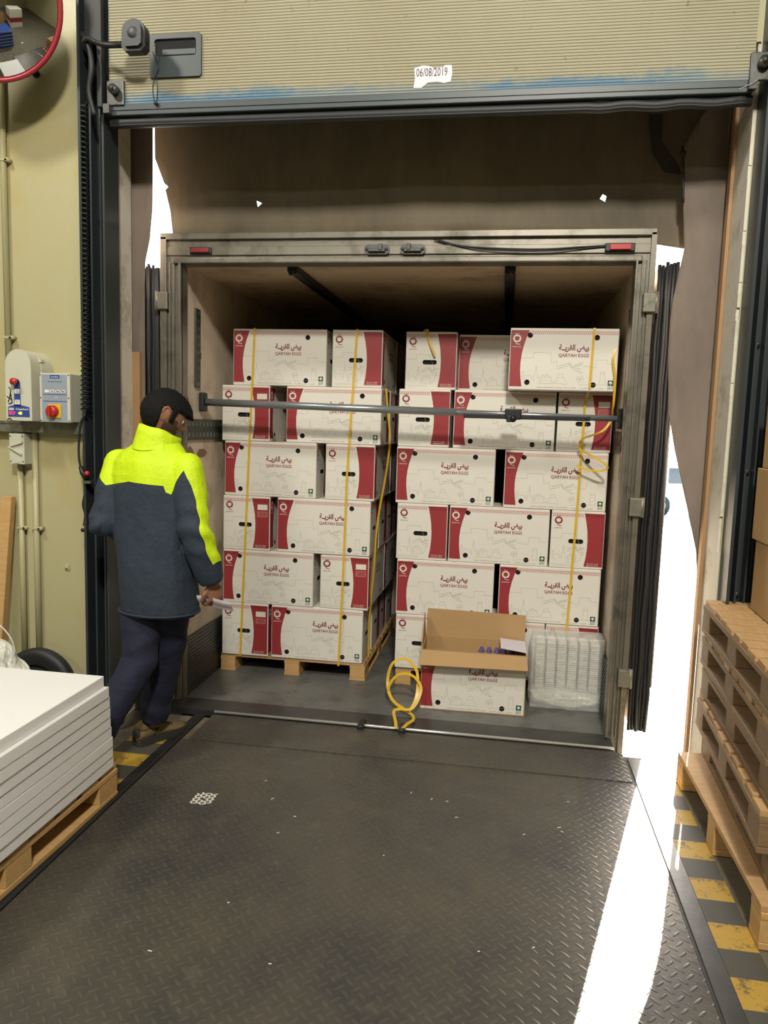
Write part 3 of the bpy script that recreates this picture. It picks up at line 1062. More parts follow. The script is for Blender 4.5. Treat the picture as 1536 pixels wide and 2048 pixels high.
# ================================================================ THE TRUCK
TR = thing('box_truck', 'dirty white box truck body backed up to the dock with its rear doors folded open', 'truck', (-0.58, 3.9, 0))
tx = lambda x: x + 0.58            # world x -> truck x
YB, YE = 0.0, 6.2                  # truck y: rear face .. front wall
xl, xr = tx(-1.775), tx(0.628)     # inner side walls
b = MB(); b.box(xl - .05, xr + .05, YB + .05, YE, -.14, 0.005); b.build('cargo_floor', 'truck_floor', TR)
b = MB(); b.box(xl - .06, xl, YB + .06, YE, 0, 2.56); b.build('side_wall', 'truck_wall', TR)
b = MB(); b.box(xr, xr + .06, YB + .06, YE, 0, 2.56); b.build('side_wall', 'truck_wall', TR)
b = MB(); b.box(xl, xr, YE, YE + .06, 0, 2.56); b.build('front_wall', 'truck_wall', TR)
b = MB(); b.box(xl - .06, xr + .06, YB + .06, YE + .06, 2.44, 2.585)
b.build('roof_panel', 'truck_roof', TR)
for x in (tx(-1.165), tx(-0.012)):
    b = MB(); b.box(x - .028, x + .028, .10, YE, 2.405, 2.441, 0, .006); b.ball((x - .012, .11, 2.40), .012, 8, 6); b.ball((x + .016, .11, 2.402), .010, 8, 6)
    b.build('ceiling_rail', 'plastic_black', TR)
# rear frame
for sgn, a, c in ((-1, tx(-1.868), tx(-1.752)), (1, tx(0.590), tx(0.683))):
    b = MB()
    o0 = a if sgn < 0 else c
    i0 = c if sgn < 0 else a
    lo, hi = min(a, c), max(a, c)
    w3 = (hi - lo)
    b.box(lo, hi, 0.02, .09, -.35, 2.585, 0)
    for f0, f1, d in ((0.0, .30, 0.0), (.40, .47, .006), (.60, .68, .004), (.88, 1.0, -.002)):
        xa, xb = o0 + (i0 - o0) * f0, o0 + (i0 - o0) * f1
        b.box(min(xa, xb), max(xa, xb), d, .03, -.35 if f0 == 0 else 0.02, 2.57 if f0 == 0 else 2.44, 0, .002)
    p = b.build('corner_post', 'alu', TR)
    for z in (2.235, 1.235, .35):
        h = MB()
        xo = o0 + (-.012 if sgn < 0 else .012)
        h.box(min(xo, o0 + .05 * -sgn), max(xo, o0 + .05 * -sgn), -.022, .02, z - .045, z + .045, 0, .004)
        h.cyl((xo, -.012, z - .05), (xo, -.012, z + .05), .012, 10)
        h.build('hinge', 'galv', p)
b = MB()
b.box(tx(-1.868), tx(.683), 0.0, .07, 2.555, 2.59, 0, .004)
b.box(tx(-1.868), tx(.683), 0.022, .09, 2.43, 2.57)
b.box(tx(-1.86), tx(.675), 0.012, .03, 2.475, 2.52, 0, .003)
b.box(tx(-1.80), tx(.62), -.002, .05, 2.432, 2.462, 0, .006)
hb = b.build('header_beam', 'alu', TR)
for x, s in ((tx(-.69), 1), (tx(-.505), -1)):
    b = MB()
    b.prism(rrect(x - .065, x + .065, 2.472, 2.522, .022), frame_T((0, .010, 0), (1, 0, 0), (0, 0, 1)), .012)
    b.box(x - .045, x + .045, -.018, 0, 2.482, 2.500, 0, .004)
    b.box(x + s * .02 - .01, x + s * .02 + .01, -.022, 0, 2.49, 2.522, 0, .003)
    b.cyl((x - .052, -.006, 2.497), (x - .052, .0, 2.497), .008, 8); b.cyl((x + .052, -.006, 2.497), (x + .052, .0, 2.497), .008, 8)
    b.build('lock_keeper', 'dark_steel', hb)
b = MB(); b.box(tx(.440), tx(.582), -.004, .014, 2.480, 2.520, 0, .004); b.box(tx(.462), tx(.562), -.014, -.003, 2.486, 2.514, 1, .003)
b.build('marker_light', ['plastic_black', 'redplast'], hb, label='red rectangular marker light')
b = MB(); b.box(tx(-1.70), tx(-1.58), -.004, .014, 2.48, 2.515, 0, .004); b.box(tx(-1.69), tx(-1.59), -.012, -.003, 2.486, 2.509, 1, .003)
b.build('marker_light', ['plastic_black', 'darkred'], hb)
b = MB()
b.tube(smooth_path([(tx(-.38), .01, 2.545), (tx(-.25), .005, 2.512), (tx(-.05), .002, 2.498), (tx(.15), .002, 2.494), (tx(.32), .004, 2.503), (tx(.45), .006, 2.510)]), .0035, 6)
b.tube(smooth_path([(tx(-.40), .01, 2.545), (tx(-.2), .002, 2.498), (tx(0.0), .0, 2.484), (tx(.2), .0, 2.484), (tx(.36), .004, 2.498), (tx(.45), .006, 2.505)]), .003, 6)
b.build('cable', 'plastic_black', hb)
b = MB()
b.box(tx(-1.80), tx(.62), -.10, .06, -.02, 0.012)
b.box(tx(-1.50), tx(.62), -.165, -.10, -.04, 0.000, 0, .002)
sill = b.build('rear_sill', 'dark_steel', TR)
b = MB(); b.tube([(tx(-1.50), -.125, .018), (tx(.62), -.125, .018)], .008, 8)
b.build('sill_edge', 'bright', sill, label='shiny worn sill edge')
for x in (tx(-.68), tx(-.46)):
    b = MB(); b.box(x - .018, x + .018, -.17, -.07, 0.0, .036, 0, .010)
    b.build('door_stop', 'rubber', sill)
b = MB(); b.box(tx(-1.95), tx(.78), -.06, .06, -.75, -.15); b.build('rear_bumper', 'black', TR)
# folded-open rear doors, seen edge on with their rubber gaskets
for s, xa, xb in ((1, tx(.703), tx(.800)), (-1, tx(-1.985), tx(-1.885))):
    b = MB(); b.box(xa + .012, xb - .012, .05, 1.22, .08, 2.42)
    d = b.build('rear_door', 'truck_wall', TR)
    g = MB()
    n = 6
    for k in range(n):
        xc = xa + (xb - xa) * (k + .5) / n
        pts = [(xc + .003 * math.sin(z * 3 + k), .035 + .010 * math.sin(k * 2.3), .06 + z * 2.37 / 12) for z in range(13)]
        pts[-1] = (pts[-1][0], pts[-1][1], 2.42 + random.uniform(-.01, .015))
        g.tube(pts, (xb - xa) / n * .58, 8)
    g.box(xa + .005, xb - .005, .04, .055, .06, 2.415)
    g.build('door_gasket', 'rubber', d)
    g = MB(); xo = xb if s > 0 else xa
    g.tube([(xo + .004 * s, .03, .3), (xo + .004 * s, .03, 1.95)], .007, 8); g.build('lock_rod', 'dark_steel', d)
# lashing tracks and kick boards on the side walls
def slotted(y0, y1, z0, z1, x, s, name, mat, rows, cols, parent):
    b = MB(); xa, xb = sorted((x, x + s * .012))
    b.box(xa, xb, y0, y1, z0, z1, 0, .002)
    for i in range(rows):
        for j in range(cols):
            yc = y0 + (y1 - y0) * (j + .5) / cols
            zc = z0 + (z1 - z0) * (i + .5) / rows
            hy, hz = min((y1 - y0) / cols * .22, .02), min((z1 - z0) / rows * .2, .012)
            X = x + s * .0128
            b.add([(X, yc - hy, zc - hz), (X, yc + hy, zc - hz), (X, yc + hy, zc + hz), (X, yc - hy, zc + hz)], [(0, 1, 2, 3)], 1)
    return b.build(name, mat, parent)
slotted(.235, .300, 1.79, 2.235, xl, 1, 'lashing_strip', ['dark_steel', 'alu'], 10, 1, TR)
slotted(.235, .300, 1.35, 2.25, xr, -1, 'lashing_strip', ['dark_steel', 'alu'], 16, 1, TR)
slotted(.06, 2.4, 1.49, 1.61, xl, 1, 'lashing_track', ['green_rail', 'alu'], 2, 44, TR)
slotted(.06, 2.4, 1.49, 1.61, xr, -1, 'lashing_track', ['green_rail', 'alu'], 2, 44, TR)
for x, s in ((xl, 1), (xr, -1)):
    b = MB()
    xa, xb = sorted((x, x + s * .015))
    b.box(xa, xb, .06, 6, .01, .345)
    for k in range(14):
        z = .03 + k * .022
        xa2, xb2 = sorted((x + s * .015, x + s * .019))
        b.box(xa2, xb2, .06, 6, z, z + .010)
    b.build('kick_plate', 'dark_steel', TR)
# torn patches on the left inner wall
b = MB()
for y0, y1, z0, z1 in ((.07, .17, 1.66, 1.74), (.10, .25, 1.33, 1.46), (.28, .42, 1.38, 1.44), (.05, .13, .95, 1.0), (.3, .34, 1.95, 2.0)):
    n = 12
    poly = [((y0 + y1) / 2 + (y1 - y0) / 2 * math.cos(2 * PI * k / n) * random.uniform(.75, 1.1), (z0 + z1) / 2 + (z1 - z0) / 2 * math.sin(2 * PI * k / n) * random.uniform(.75, 1.1)) for k in range(n)]
    b.flat(poly, frame_T((xl + .0012, 0, 0), (0, 1, 0), (0, 0, 1)))
b.build('torn_patch', 'wood_old', TR, label='brown torn patches in the wall lining')

# load bar across the cargo
lb = thing('load_bar', 'steel load-securing bar spanning the truck in front of the boxes', 'load bar', (-0.57, 4.22, 1.698))
b = MB(); b.tube([(-1.165, 0, .012), (.30, 0, -.008)], .021, 16); b.tube([(.25, 0, -.0075), (1.17, 0, -.020)], .016, 14)
b.build('tube', 'barsteel', lb)
for x, z in ((-1.185, .012), (1.18, -.020)):
    b = MB(); b.box(x - .015, x + .015, -.035, .035, z - .055, z + .055, 0, .008); b.build('foot_pad', 'rubber', lb)
b = MB(); b.box(.34, 1.02, -.03, -.012, -.038, -.012, 0, .004); b.box(.565, .655, -.035, .03, -.040, .018, 0, .006)
b.cyl((.61, -.04, -.035), (.61, .03, -.035), .020, 12); b.box(.575, .60, -.045, -.03, -.055, -.02, 0, .003); b.cyl((1.0, -.031, -.025), (1.0, -.034, -.025), .006, 8)
b.build('ratchet_lever', 'plastic_black', lb)

# ================================================================ EGG BOXES
BL, BW, BH = 0.588, 0.306, 0.3405
MATS = ['card', 'red', 'salmon', 'darkred', 'lineg', 'green', 'hole', 'kraft']


def p2(pts, w, h):
    return [(x * w - w / 2, h - y * h) for x, y in pts]


def frieze(mb, T, w, h, x0, x1, mi):
    """woven border: a zigzag and a row of lozenges"""
    xa, xb = x0 * w - w / 2, x1 * w - w / 2
    n = max(2, int((xb - xa) / .011))
    st = (xb - xa) / n
    for k in range(n):
        x = xa + st * k
        line2d(mb, [(x, h - .016), (x + st / 2, h - .022), (x + st, h - .016)], T, .0026, mi)
        c = (x + st / 2, h - .028)
        mb.add([T @ V((c[0] - st * .36, c[1], 0)), T @ V((c[0], c[1] - .0040, 0)), T @ V((c[0] + st * .36, c[1], 0)), T @ V((c[0], c[1] + .0040, 0))], [(0, 1, 2, 3)], mi)
    line2d(mb, [(xa, h - .0335), (xb, h - .0335)], T, .0012, mi)


def q_logo(mb, T, cx, cy, s, mi, bg):
    T2 = T @ Matrix.Translation((cx, cy, 0))
    put_text(mb, 'O', T2 @ Matrix.Translation((0, .002, 0)), s, mi, .03)
    TT = T2 @ Matrix.Translation((0, s * .07, .0004))
    mb.flat(circle(0, 0, s * .15, 16, s * .27), TT, bg)
    line2d(mb, [(-s * .27, -.12 * s), (-s * .30, .08 * s), (-s * .24, .24 * s)], TT, .0011, bg)
    line2d(mb, [(s * .27, -.12 * s), (s * .30, .08 * s), (s * .24, .24 * s)], TT, .0011, bg)
    for d in (-1, 1):
        mb.flat(circle(d * s * .16, s * .63, s * .075, 10), T2, mi)
    line2d(mb, [(-s * .16, -s * .50), (-s * .02, -s * .60), (s * .14, -s * .64), (s * .34, -s * .66)], T2, s * .085, mi)
    put_text(mb, 'QARYAH', T2 @ Matrix.Translation((0, -s * .98, 0)), s * .17, mi, .01, width=s * 1.05)


TOWN = [[(.11, .480), (.225, .480)], [(.265, .390), (.385, .395), (.392, .555), (.42, .558), (.424, .53), (.445, .53), (.45, .655)],
        [(.225, .48), (.225, .392), (.265, .392)],
        [(.685, .60), (.74, .60), (.752, .622), (.80, .622), (.808, .500), (.905, .500), (.912, .565), (.985, .567)],
        [(.125, .84), (.13, .70), (.142, .70), (.146, .84), (.16, .86)], [(.155, .77), (.21, .77), (.215, .82), (.235, .80), (.25, .68), (.255, .60), (.26, .68), (.275, .80), (.29, .80), (.295, .87)],
        [(.235, .86), (.235, .80)], [(.30, .88), (.305, .775), (.325, .75), (.335, .79), (.345, .74), (.365, .74), (.372, .80), (.385, .77), (.40, .79), (.40, .875)],
        [(.32, .79), (.32, .86)], [(.35, .76), (.35, .85)], [(.41, .88), (.445, .85), (.46, .76), (.475, .73), (.505, .735), (.51, .78), (.53, .84), (.55, .87)],
        [(.465, .79), (.50, .79)], [(.845, .88), (.850, .69), (.888, .69), (.895, .88)], [(.848, .72), (.89, .72)],
        [(.635, .84), (.64, .78), (.65, .76), (.658, .79), (.655, .87)], [(.665, .86), (.67, .77), (.68, .75), (.69, .78), (.695, .87)], [(.63, .80), (.665, .83)], [(.66, .81), (.70, .80)],
        [(.28, .895), (.42, .885), (.55, .895)], [(.66, .905), (.80, .893), (.93, .893)]]
PALM = [[(.47, .60), (.50, .585), (.53, .60), (.545, .615)], [(.52, .56), (.555, .57), (.585, .635)], [(.555, .545), (.575, .57), (.59, .63)], [(.595, .635), (.615, .585), (.65, .565), (.685, .55)],
        [(.60, .62), (.64, .60), (.675, .575)], [(.46, .645), (.48, .63), (.51, .625)], [(.60, .66), (.63, .645), (.665, .645)], [(.625, .69), (.65, .675), (.66, .69)], [(.655, .71), (.685, .705)]]


def long_face(mb, T0, w, h, ul):
    holes = [(.80, .145), (.175, .875), (.787, .90)] + ([(.185, .115)] if ul else [])
    hr = .0150
    outer = [(-w / 2 + .004, .004), (w / 2 - .004, .004), (w / 2 - .004, h - .004), (-w / 2 + .004, h - .004)]
    hl = [circle(x * w - w / 2, h - y * h, hr, 18) for x, y in holes]
    vs, fs = holed(outer, hl)
    mb.add([T0 @ V((x, y, 0)) for x, y in vs], fs, 0)
    for c in hl:
        n = len(c)
        mb.add([T0 @ V((x, y, 0)) for x, y in c] + [T0 @ V((x, y, -.012)) for x, y in c], [(i, (i + 1) % n, n + (i + 1) % n, n + i) for i in range(n)] + [tuple(range(n, 2 * n))], 6)
    L = lambda d: T0 @ Matrix.Translation((0, 0, .0005 * d))
    # red side panel: leave the punched holes clear (they sit on the white)
    edge = [(.168, .085), (.150, .17), (.128, .30), (.114, .42), (.106, .55), (.106, .68), (.112, .80), (.125, .945)]
    mb.flat(p2([(.008, .085), (.008, .945)] + edge[::-1], w, h), L(1), 1)
    mb.flat(p2([(.008, .035), (.008, .085), (.168, .085), (.178, .035)], w, h), L(1), 1)
    frieze(mb, L(2), w, h, .01, .165, 3)
    frieze(mb, L(1), w, h, .185, .99, 2)
    q_logo(mb, L(2), .0645 * w - w / 2, h * .825, .045, 0, 1)
    for s in TOWN:
        line2d(mb, p2(s, w, h), L(1), .0013, 4)
    for s in PALM:
        line2d(mb, p2(s, w, h), L(1), .0024, 4)
    put_text(mb, '\uFE94\u0640\u0640\uFEF3\uFEAE\uFED8\uFEDF\uFE8D \uFEBE\uFEF4\uFE91', L(1) @ Matrix.Translation((.595 * w - w / 2, h * (1 - .318), 0)), .044, 3, .034, width=.275 * w)
    put_text(mb, 'QARYAH EGGS', L(1) @ Matrix.Translation((.595 * w - w / 2, h * (1 - .436), 0)), .0225, 3, .014, width=.278 * w)
    put_text(mb, 'Kingdom of Saudi Arabia - Al-Qassim  + 966 16 316 6060', L(1) @ Matrix.Translation((.45 * w - w / 2, h * .045, 0)), .0052, 3, .012, width=.36 * w)
    put_text(mb, '\uFE94\uFEF3\uFEAE\uFED8\uFEDF\uFE8D \uFEBE\uFEF4\uFE91 - \uFE94\uFEF3\uFEAE\uFED8\uFEDF\uFE8D', L(1) @ Matrix.Translation((.775 * w - w / 2, h * .043, 0)), .0066, 3, .0, width=.21 * w)
    gx, gy = .945 * w - w / 2, h * (1 - .865)
    mb.flat(rrect(gx - .0145, gx + .0145, gy - .0145, gy + .0145, .002), L(1), 5)
    mb.flat([(gx - .002, gy - .011), (gx + .002, gy - .011), (gx + .002, gy - .001), (gx + .010, gy - .004), (gx + .007, gy + .006), (gx, gy + .010), (gx - .007, gy + .006), (gx - .010, gy - .004), (gx - .002, gy - .001)], L(2), 0)
    put_text(mb, 'SAUDI', L(1) @ Matrix.Translation((gx, gy - .021, 0)), .006, 5, .02, width=.028)
    put_text(mb, 'MADE', L(1) @ Matrix.Translation((gx, gy - .030, 0)), .006, 5, .02, width=.028)


def short_face(mb, T0, w, h, lab):
    hole = rrect(.335 * w - w / 2, .615 * w - w / 2, h * (1 - .565), h * (1 - .488), .0125)
    outer = [(-w / 2 + .004, .004), (w / 2 - .004, .004), (w / 2 - .004, h - .004), (-w / 2 + .004, h - .004)]
    vs, fs = holed(outer, [hole])
    mb.add([T0 @ V((x, y, 0)) for x, y in vs], fs, 0)
    n = len(hole)
    mb.add([T0 @ V((x, y, 0)) for x, y in hole] + [T0 @ V((x, y, -.014)) for x, y in hole], [(i, (i + 1) % n, n + (i + 1) % n, n + i) for i in range(n)] + [tuple(range(n, 2 * n))], 6)
    L = lambda d: T0 @ Matrix.Translation((0, 0, .0005 * d))
    edge = [(.628, .085), (.655, .20), (.68, .34), (.692, .50), (.690, .64), (.675, .80), (.645, .955)]
    mb.flat(p2(edge + [(.985, .955), (.985, .085)], w, h), L(1), 1)
    mb.flat(p2([(.612, .035), (.628, .085), (.985, .085), (.985, .035)], w, h), L(1), 1)
    frieze(mb, L(2), w, h, .63, .98, 3)
    frieze(mb, L(1), w, h, .015, .60, 2)
    q_logo(mb, L(1), .135 * w - w / 2, h * .825, .045, 3, 0)
    k = BL / BW
    for s in TOWN:
        q = [((x - .10) * k * .86 + .0, y) for x, y in s]
        q = [(x, y) for x, y in q if x < .62]
        if len(q) > 1:
            q = [(x, y) for x, y in q if not (.32 < x < .63 and .47 < y < .58)]
            line2d(mb, p2(q, w, h), L(1), .0013, 4)
    for s in PALM:
        q = [((x - .255) * 1.55, y + .06) for x, y in s]
        q = [(x, y) for x, y in q if x < .66]
        line2d(mb, p2(q, w, h), L(1), .0022, 4)
    for y in (.935, .957):
        line2d(mb, p2([(.03, y), (.44, y)], w, h), L(1), .0012, 4)
    if lab:
        mb.flat(p2([(.735, .145), (.735, .245), (.945, .245), (.945, .145)], w, h), L(2), 0)
        mb.flat(p2([(.735, .275), (.735, .375), (.945, .375), (.945, .275)], w, h), L(2), 2)
        x = .76
        rnd = random.Random(4)
        while x < .92:
            ww = rnd.uniform(.004, .010)
            mb.flat(p2([(x, .285), (x, .362), (x + ww, .362), (x + ww, .285)], w, h), L(3), 3)
            x += ww + rnd.uniform(.005, .010)
    for y, t in ((.905, 'Q-LG 360'), (.935, 'QARYAH EGGS')):
        put_text(mb, t, L(2) @ Matrix.Translation((.805 * w - w / 2, h * (1 - y), 0)), .006, 0, .01, width=.22 * w)


def box_mesh(ul, lab):
    mb = MB()
    L2, W2, c, H = BL / 2, BW / 2, .004, BH
    for sgn in (-1, 1):
        long_face(mb, frame_T((0, sgn * W2, 0), (-sgn, 0, 0), (0, 0, 1)), BL, H, ul)
        short_face(mb, frame_T((sgn * L2, 0, 0), (0, sgn, 0), (0, 0, 1)), BW, H, lab)
    ring = lambda a, d, z: [(-L2 + a, -W2 + d, z), (L2 - a, -W2 + d, z), (L2 - a, W2 - d, z), (-L2 + a, W2 - d, z)]
    for zt, zp, flip in ((H, H - c, False), (0, c, True)):
        t = ring(c, c, zt)
        vs = t + [(-L2 + c, -W2, zp), (L2 - c, -W2, zp), (L2, -W2 + c, zp), (L2, W2 - c, zp), (L2 - c, W2, zp), (-L2 + c, W2, zp), (-L2, W2 - c, zp), (-L2, -W2 + c, zp)]
        fs = [(0, 1, 2, 3), (4, 5, 1, 0), (5, 6, 1), (6, 7, 2, 1), (7, 8, 2), (8, 9, 3, 2), (9, 10, 3), (10, 11, 0, 3), (11, 4, 0)]
        mb.add(vs, [f[::-1] for f in fs] if flip else fs, 0)
    for sx, sy in ((-1, -1), (1, -1), (1, 1), (-1, 1)):
        a = (sx * (L2 - c), sy * W2)
        d = (sx * L2, sy * (W2 - c))
        q = [(a[0], a[1], c), (d[0], d[1], c), (d[0], d[1], H - c), (a[0], a[1], H - c)]
        mb.add(q, [(0, 1, 2, 3) if sx * sy < 0 else (3, 2, 1, 0)], 0)
    me = mb.mesh('egg_box', MATS)
    return me


BOX = {(u, l): box_mesh(u, l) for u in (0, 1) for l in (0, 1)}
Z0 = 0.118
YF = 4.47


def egg_box(kind, xc, row, y, label, ul=1, lab=0, side='s', dz=0.0, rz=0.0, group=None):
    """kind 'l': long printed side faces the dock; 's': short end faces the dock"""
    rot = rz + (0 if kind == 'l' else (PI / 2 if side == 's' else -PI / 2))
    d = BW / 2 if kind == 'l' else BL / 2
    z = Z0 + 0.0005 + (row - 1) * (BH + .0012) + dz
    return link('egg_box', BOX[(ul, lab)], None, (xc, y + d, z), label, 'box', group, rot=(0, 0, rot))


for nm_, x, lab_ in (('wooden_pallet', -1.270, 'wooden pallet under the left load of egg boxes in the truck'), ('wooden_pallet', 0.0, 'wooden pallet under the right load of egg boxes in the truck')):
    sx_ = .95 if x < -1 else 1.21
    pallet(nm_, lab_, (x, 4.47 + .62, .0055), sx_, 1.20, 0, seed=5 if x < 0 else 9).scale = (1, 1, .77)

ordn = {1: 'bottom', 2: 'second', 3: 'third', 4: 'fourth', 5: 'fifth', 6: 'top'}
GL = 'egg boxes in the front of the left load'
GR = 'egg boxes in the front of the right load'
def lbl(kind, row, where, extra=''):
    face = 'wide printed side' if kind == 'l' else 'short handle end'
    rr = ordn[row] + ' row' + (' up' if 1 < row < 6 else '')
    return 'egg box, %s out, %s, %s%s' % (face, rr, where, extra)
left = {1: [('s', -1.577, 1, 1), ('l', -1.112, 1, 0)], 2: [('l', -1.431, 1, 0), ('s', -.940, 0, 1)], 3: [('s', -1.571, 0, 1), ('l', -1.079, 0, 0)],
        4: [('l', -1.424, 1, 0), ('s', -.918, 0, 0)], 5: [('s', -1.582, 0, 1), ('l', -1.030, 0, 0)], 6: [('l', -1.376, 0, 0), ('s', -.895, 0, 0)]}
for r, bs in left.items():
    for k, x, u, l in bs:
        egg_box(k, x, r, YF + (0.0 if r < 6 else .01) + random.uniform(0, .012), lbl(k, r, 'left load', ''), u, l, rz=random.uniform(-.008, .012), group=GL)
right = {1: [('s', -.456, 1, 0, ', left end'), ('l', -.004, 1, 0, ', behind the open carton'), ('s', .450, 1, 1, ', behind the wrapped bale')],
         2: [('l', -.318, 1, 0, ', left of the two'), ('l', .301, 1, 0, ', crossed by the strap')],
         3: [('s', -.466, 1, 0, ', left end'), ('l', -.010, 1, 0, ', in the middle'), ('s', .447, 1, 0, ', right end')],
         4: [('l', -.340, 1, 0, ', left of the two'), ('l', .303, 1, 0, ', behind the curled strap')],
         5: [('s', -.480, 0, 0, ', left end'), ('l', -.009, 1, 0, ', behind the bar lever'), ('s', .450, 0, 1, ', right end')],
         6: [('s', -.452, 0, 0, ', under a loose strap end'), ('l', -.040, 0, 0, ', half hidden'), ('l', .309, 1, 0, ', jutting out')]}
for r, bs in right.items():
    for i, (k, x, u, l, ex) in enumerate(bs):
        y = YF + random.uniform(0, .010)
        if r == 6:
            y = YF + (.07, .19, -.14)[i]
            x = (-.455, -.003, .300)[i]
        egg_box(k, x, r, y, lbl(k, r, 'right load', ex), u, l, rz=random.uniform(-.006, .006), group=GR, dz=0.0)
# rows behind, seen along the right flank of the left load
def back_lab(j, r):
    return 'egg box %s behind the front of the left load, %s row%s' % (('next', 'second', 'third')[j - 1], ordn[r], ' up' if 1 < r < 6 else '')
GB = 'egg boxes behind the front row of the left load'
for r in range(1, 7):
    if r in (1, 3, 5):
        x = {1: -1.112, 3: -1.079, 5: -1.030}[r]
        for j in range(1, 4):
            egg_box('l', x + random.uniform(-.01, .01), r, YF + .013 + j * (BW + .004), back_lab(j, r), 1, 0, group=GB)
    else:
        x = {2: -.940, 4: -.918, 6: -.895}[r]
        egg_box('s', x + random.uniform(-.01, .01), r, YF + .013 + (BL + .004), back_lab(1, r), 1, 0, group=GB)
p = pallet('wooden_pallet', 'wooden pallet under the rear load of egg boxes, deep in the truck', (-1.20, 5.75 + .62, .0055), .95, 1.20, seed=12)
p.scale = (1, 1, .77)
for r in range(1, 6):
    for j in range(4 if r % 2 else 2):
        if r % 2:
            egg_box('l', -1.03, r, 5.76 + j * (BW + .004), 'egg box of the dark rear load, %s row, %s from its front' % (ordn[r], ('first', 'second', 'third', 'fourth')[j]), 1, 0, group='egg boxes of the rear load')
        else:
            egg_box('s', -.89, r, 5.76 + j * (BL + .004), 'egg box of the dark rear load, %s row, %s from its front' % (ordn[r], ('first', 'second', 'third', 'fourth')[j]), 1, 0, group='egg boxes of the rear load')

# yellow strapping
def ribbon(name, pts, label, group=None, w=.013, nrm=(0, -1, 0), mat='strap'):
    """strap band following pts, its width kept across nrm"""
    P = [V(p) for p in pts]
    n = len(P)
    vs, fs = [], []
    N0 = V(nrm)
    for i, p in enumerate(P):
        d = (P[min(i + 1, n - 1)] - P[max(i - 1, 0)]).normalized()
        nn = N0 - d * N0.dot(d)
        nn = nn.normalized() if nn.length > .15 else d.cross(V((1, 0, 0))).normalized()
        a = d.cross(nn).normalized()
        for q in ((-w / 2, .0005), (w / 2, .0005), (w / 2, -.0005), (-w / 2, -.0005)):
            vs.append(p + a * q[0] + nn * q[1])
    for i in range(n - 1):
        for k in range(4):
            fs.append((i * 4 + k, i * 4 + (k + 1) % 4, (i + 1) * 4 + (k + 1) % 4, (i + 1) * 4 + k))
    fs += [(3, 2, 1, 0), tuple((n - 1) * 4 + k for k in range(4))]
    mb = MB(); mb.add(vs, fs)
    return mb.build(name, mat, label=label, cat='strap', group=group)

top = Z0 + 6 * (BH + .0012) + .002
GS = 'yellow packing straps'
fy = YF - .004
ribbon('packing_strap', [(-1.53, 5.0, top), (-1.53, fy + .006, top), (-1.530, fy, top - .006), (-1.543, fy, 1.80), (-1.558, fy, 1.43), (-1.583, fy, .70), (-1.605, fy, .115)], 'yellow packing strap down the front of the left load, left one', GS)
ribbon('packing_strap', [(-.895, 5.0, top), (-.895, fy + .006, top), (-.895, fy, top - .006), (-.915, fy, 1.75), (-.936, fy, 1.30), (-.945, fy, .70), (-.961, fy, .10)], 'yellow packing strap down the front of the left load, right one', GS)
ribbon('packing_strap', smooth_path([(-.725, 4.56, 1.83), (-.71, 4.56, 1.68), (-.695, 4.58, 1.52), (-.715, 4.58, 1.30), (-.755, 4.56, 1.00), (-.770, 4.56, .70), (-.795, 4.60, .40), (-.80, 4.62, .12)]), 'slack yellow strap hanging along the right flank of the left load', GS, nrm=(.6, -.8, 0))
ribbon('packing_strap', [(.459, 4.60, top), (.459, 4.326, top), (.458, 4.324, top - .008), (.450, 4.324, 1.84), (.446, fy, 1.78), (.438, fy, 1.20), (.427, fy, .80), (.415, fy, .36)], 'taut yellow strap down the front of the right load', GS)
ribbon('packing_strap', smooth_path([(.575, 4.315, 2.06), (.565, 4.305, 2.0), (.580, 4.30, 1.90), (.582, 4.31, 1.76), (.585, 4.38, 1.68), (.54, 4.38, 1.61), (.44, 4.40, 1.565), (.424, 4.41, 1.53), (.432, 4.42, 1.50), (.50, 4.36, 1.465), (.565, 4.33, 1.425), (.572, 4.34, 1.400), (.53, 4.37, 1.385), (.46, 4.40, 1.392), (.412, 4.42, 1.410)], 6), 'curled loose yellow strap hanging at the upper right of the right load', GS, nrm=(.1, -.75, .65))
ribbon('packing_strap', smooth_path([(-.515, 4.60, top + .003), (-.485, 4.545, top + .008), (-.478, 4.525, top - .03), (-.455, 4.515, top - .09), (-.43, 4.51, top - .145)]), 'short loose yellow strap end over the top left box of the right load', GS)
ribbon('packing_strap', smooth_path([(-.490, 3.738, .035), (-.500, 3.80, .040), (-.530, 3.94, .045), (-.50, 3.97, .05), (-.44, 3.97, .055), (-.405, 4.01, .10), (-.400, 4.06, .16), (-.46, 4.10, .205), (-.54, 4.12, .19), (-.590, 4.12, .11), (-.56, 4.10, .045), (-.50, 4.05, .030), (-.455, 4.00, .028), (-.42, 4.06, .10), (-.43, 4.12, .22), (-.50, 4.16, .275), (-.575, 4.16, .245), (-.60, 4.15, .15), (-.575, 4.10, .07), (-.50, 4.02, .035), (-.435, 3.96, .03), (-.415, 3.88, .032), (-.440, 3.80, .036), (-.455, 3.738, .035)], 7), 'tangled yellow strap looping on the truck floor and over the sill', GS, w=.017, nrm=(.15, -.6, .8))

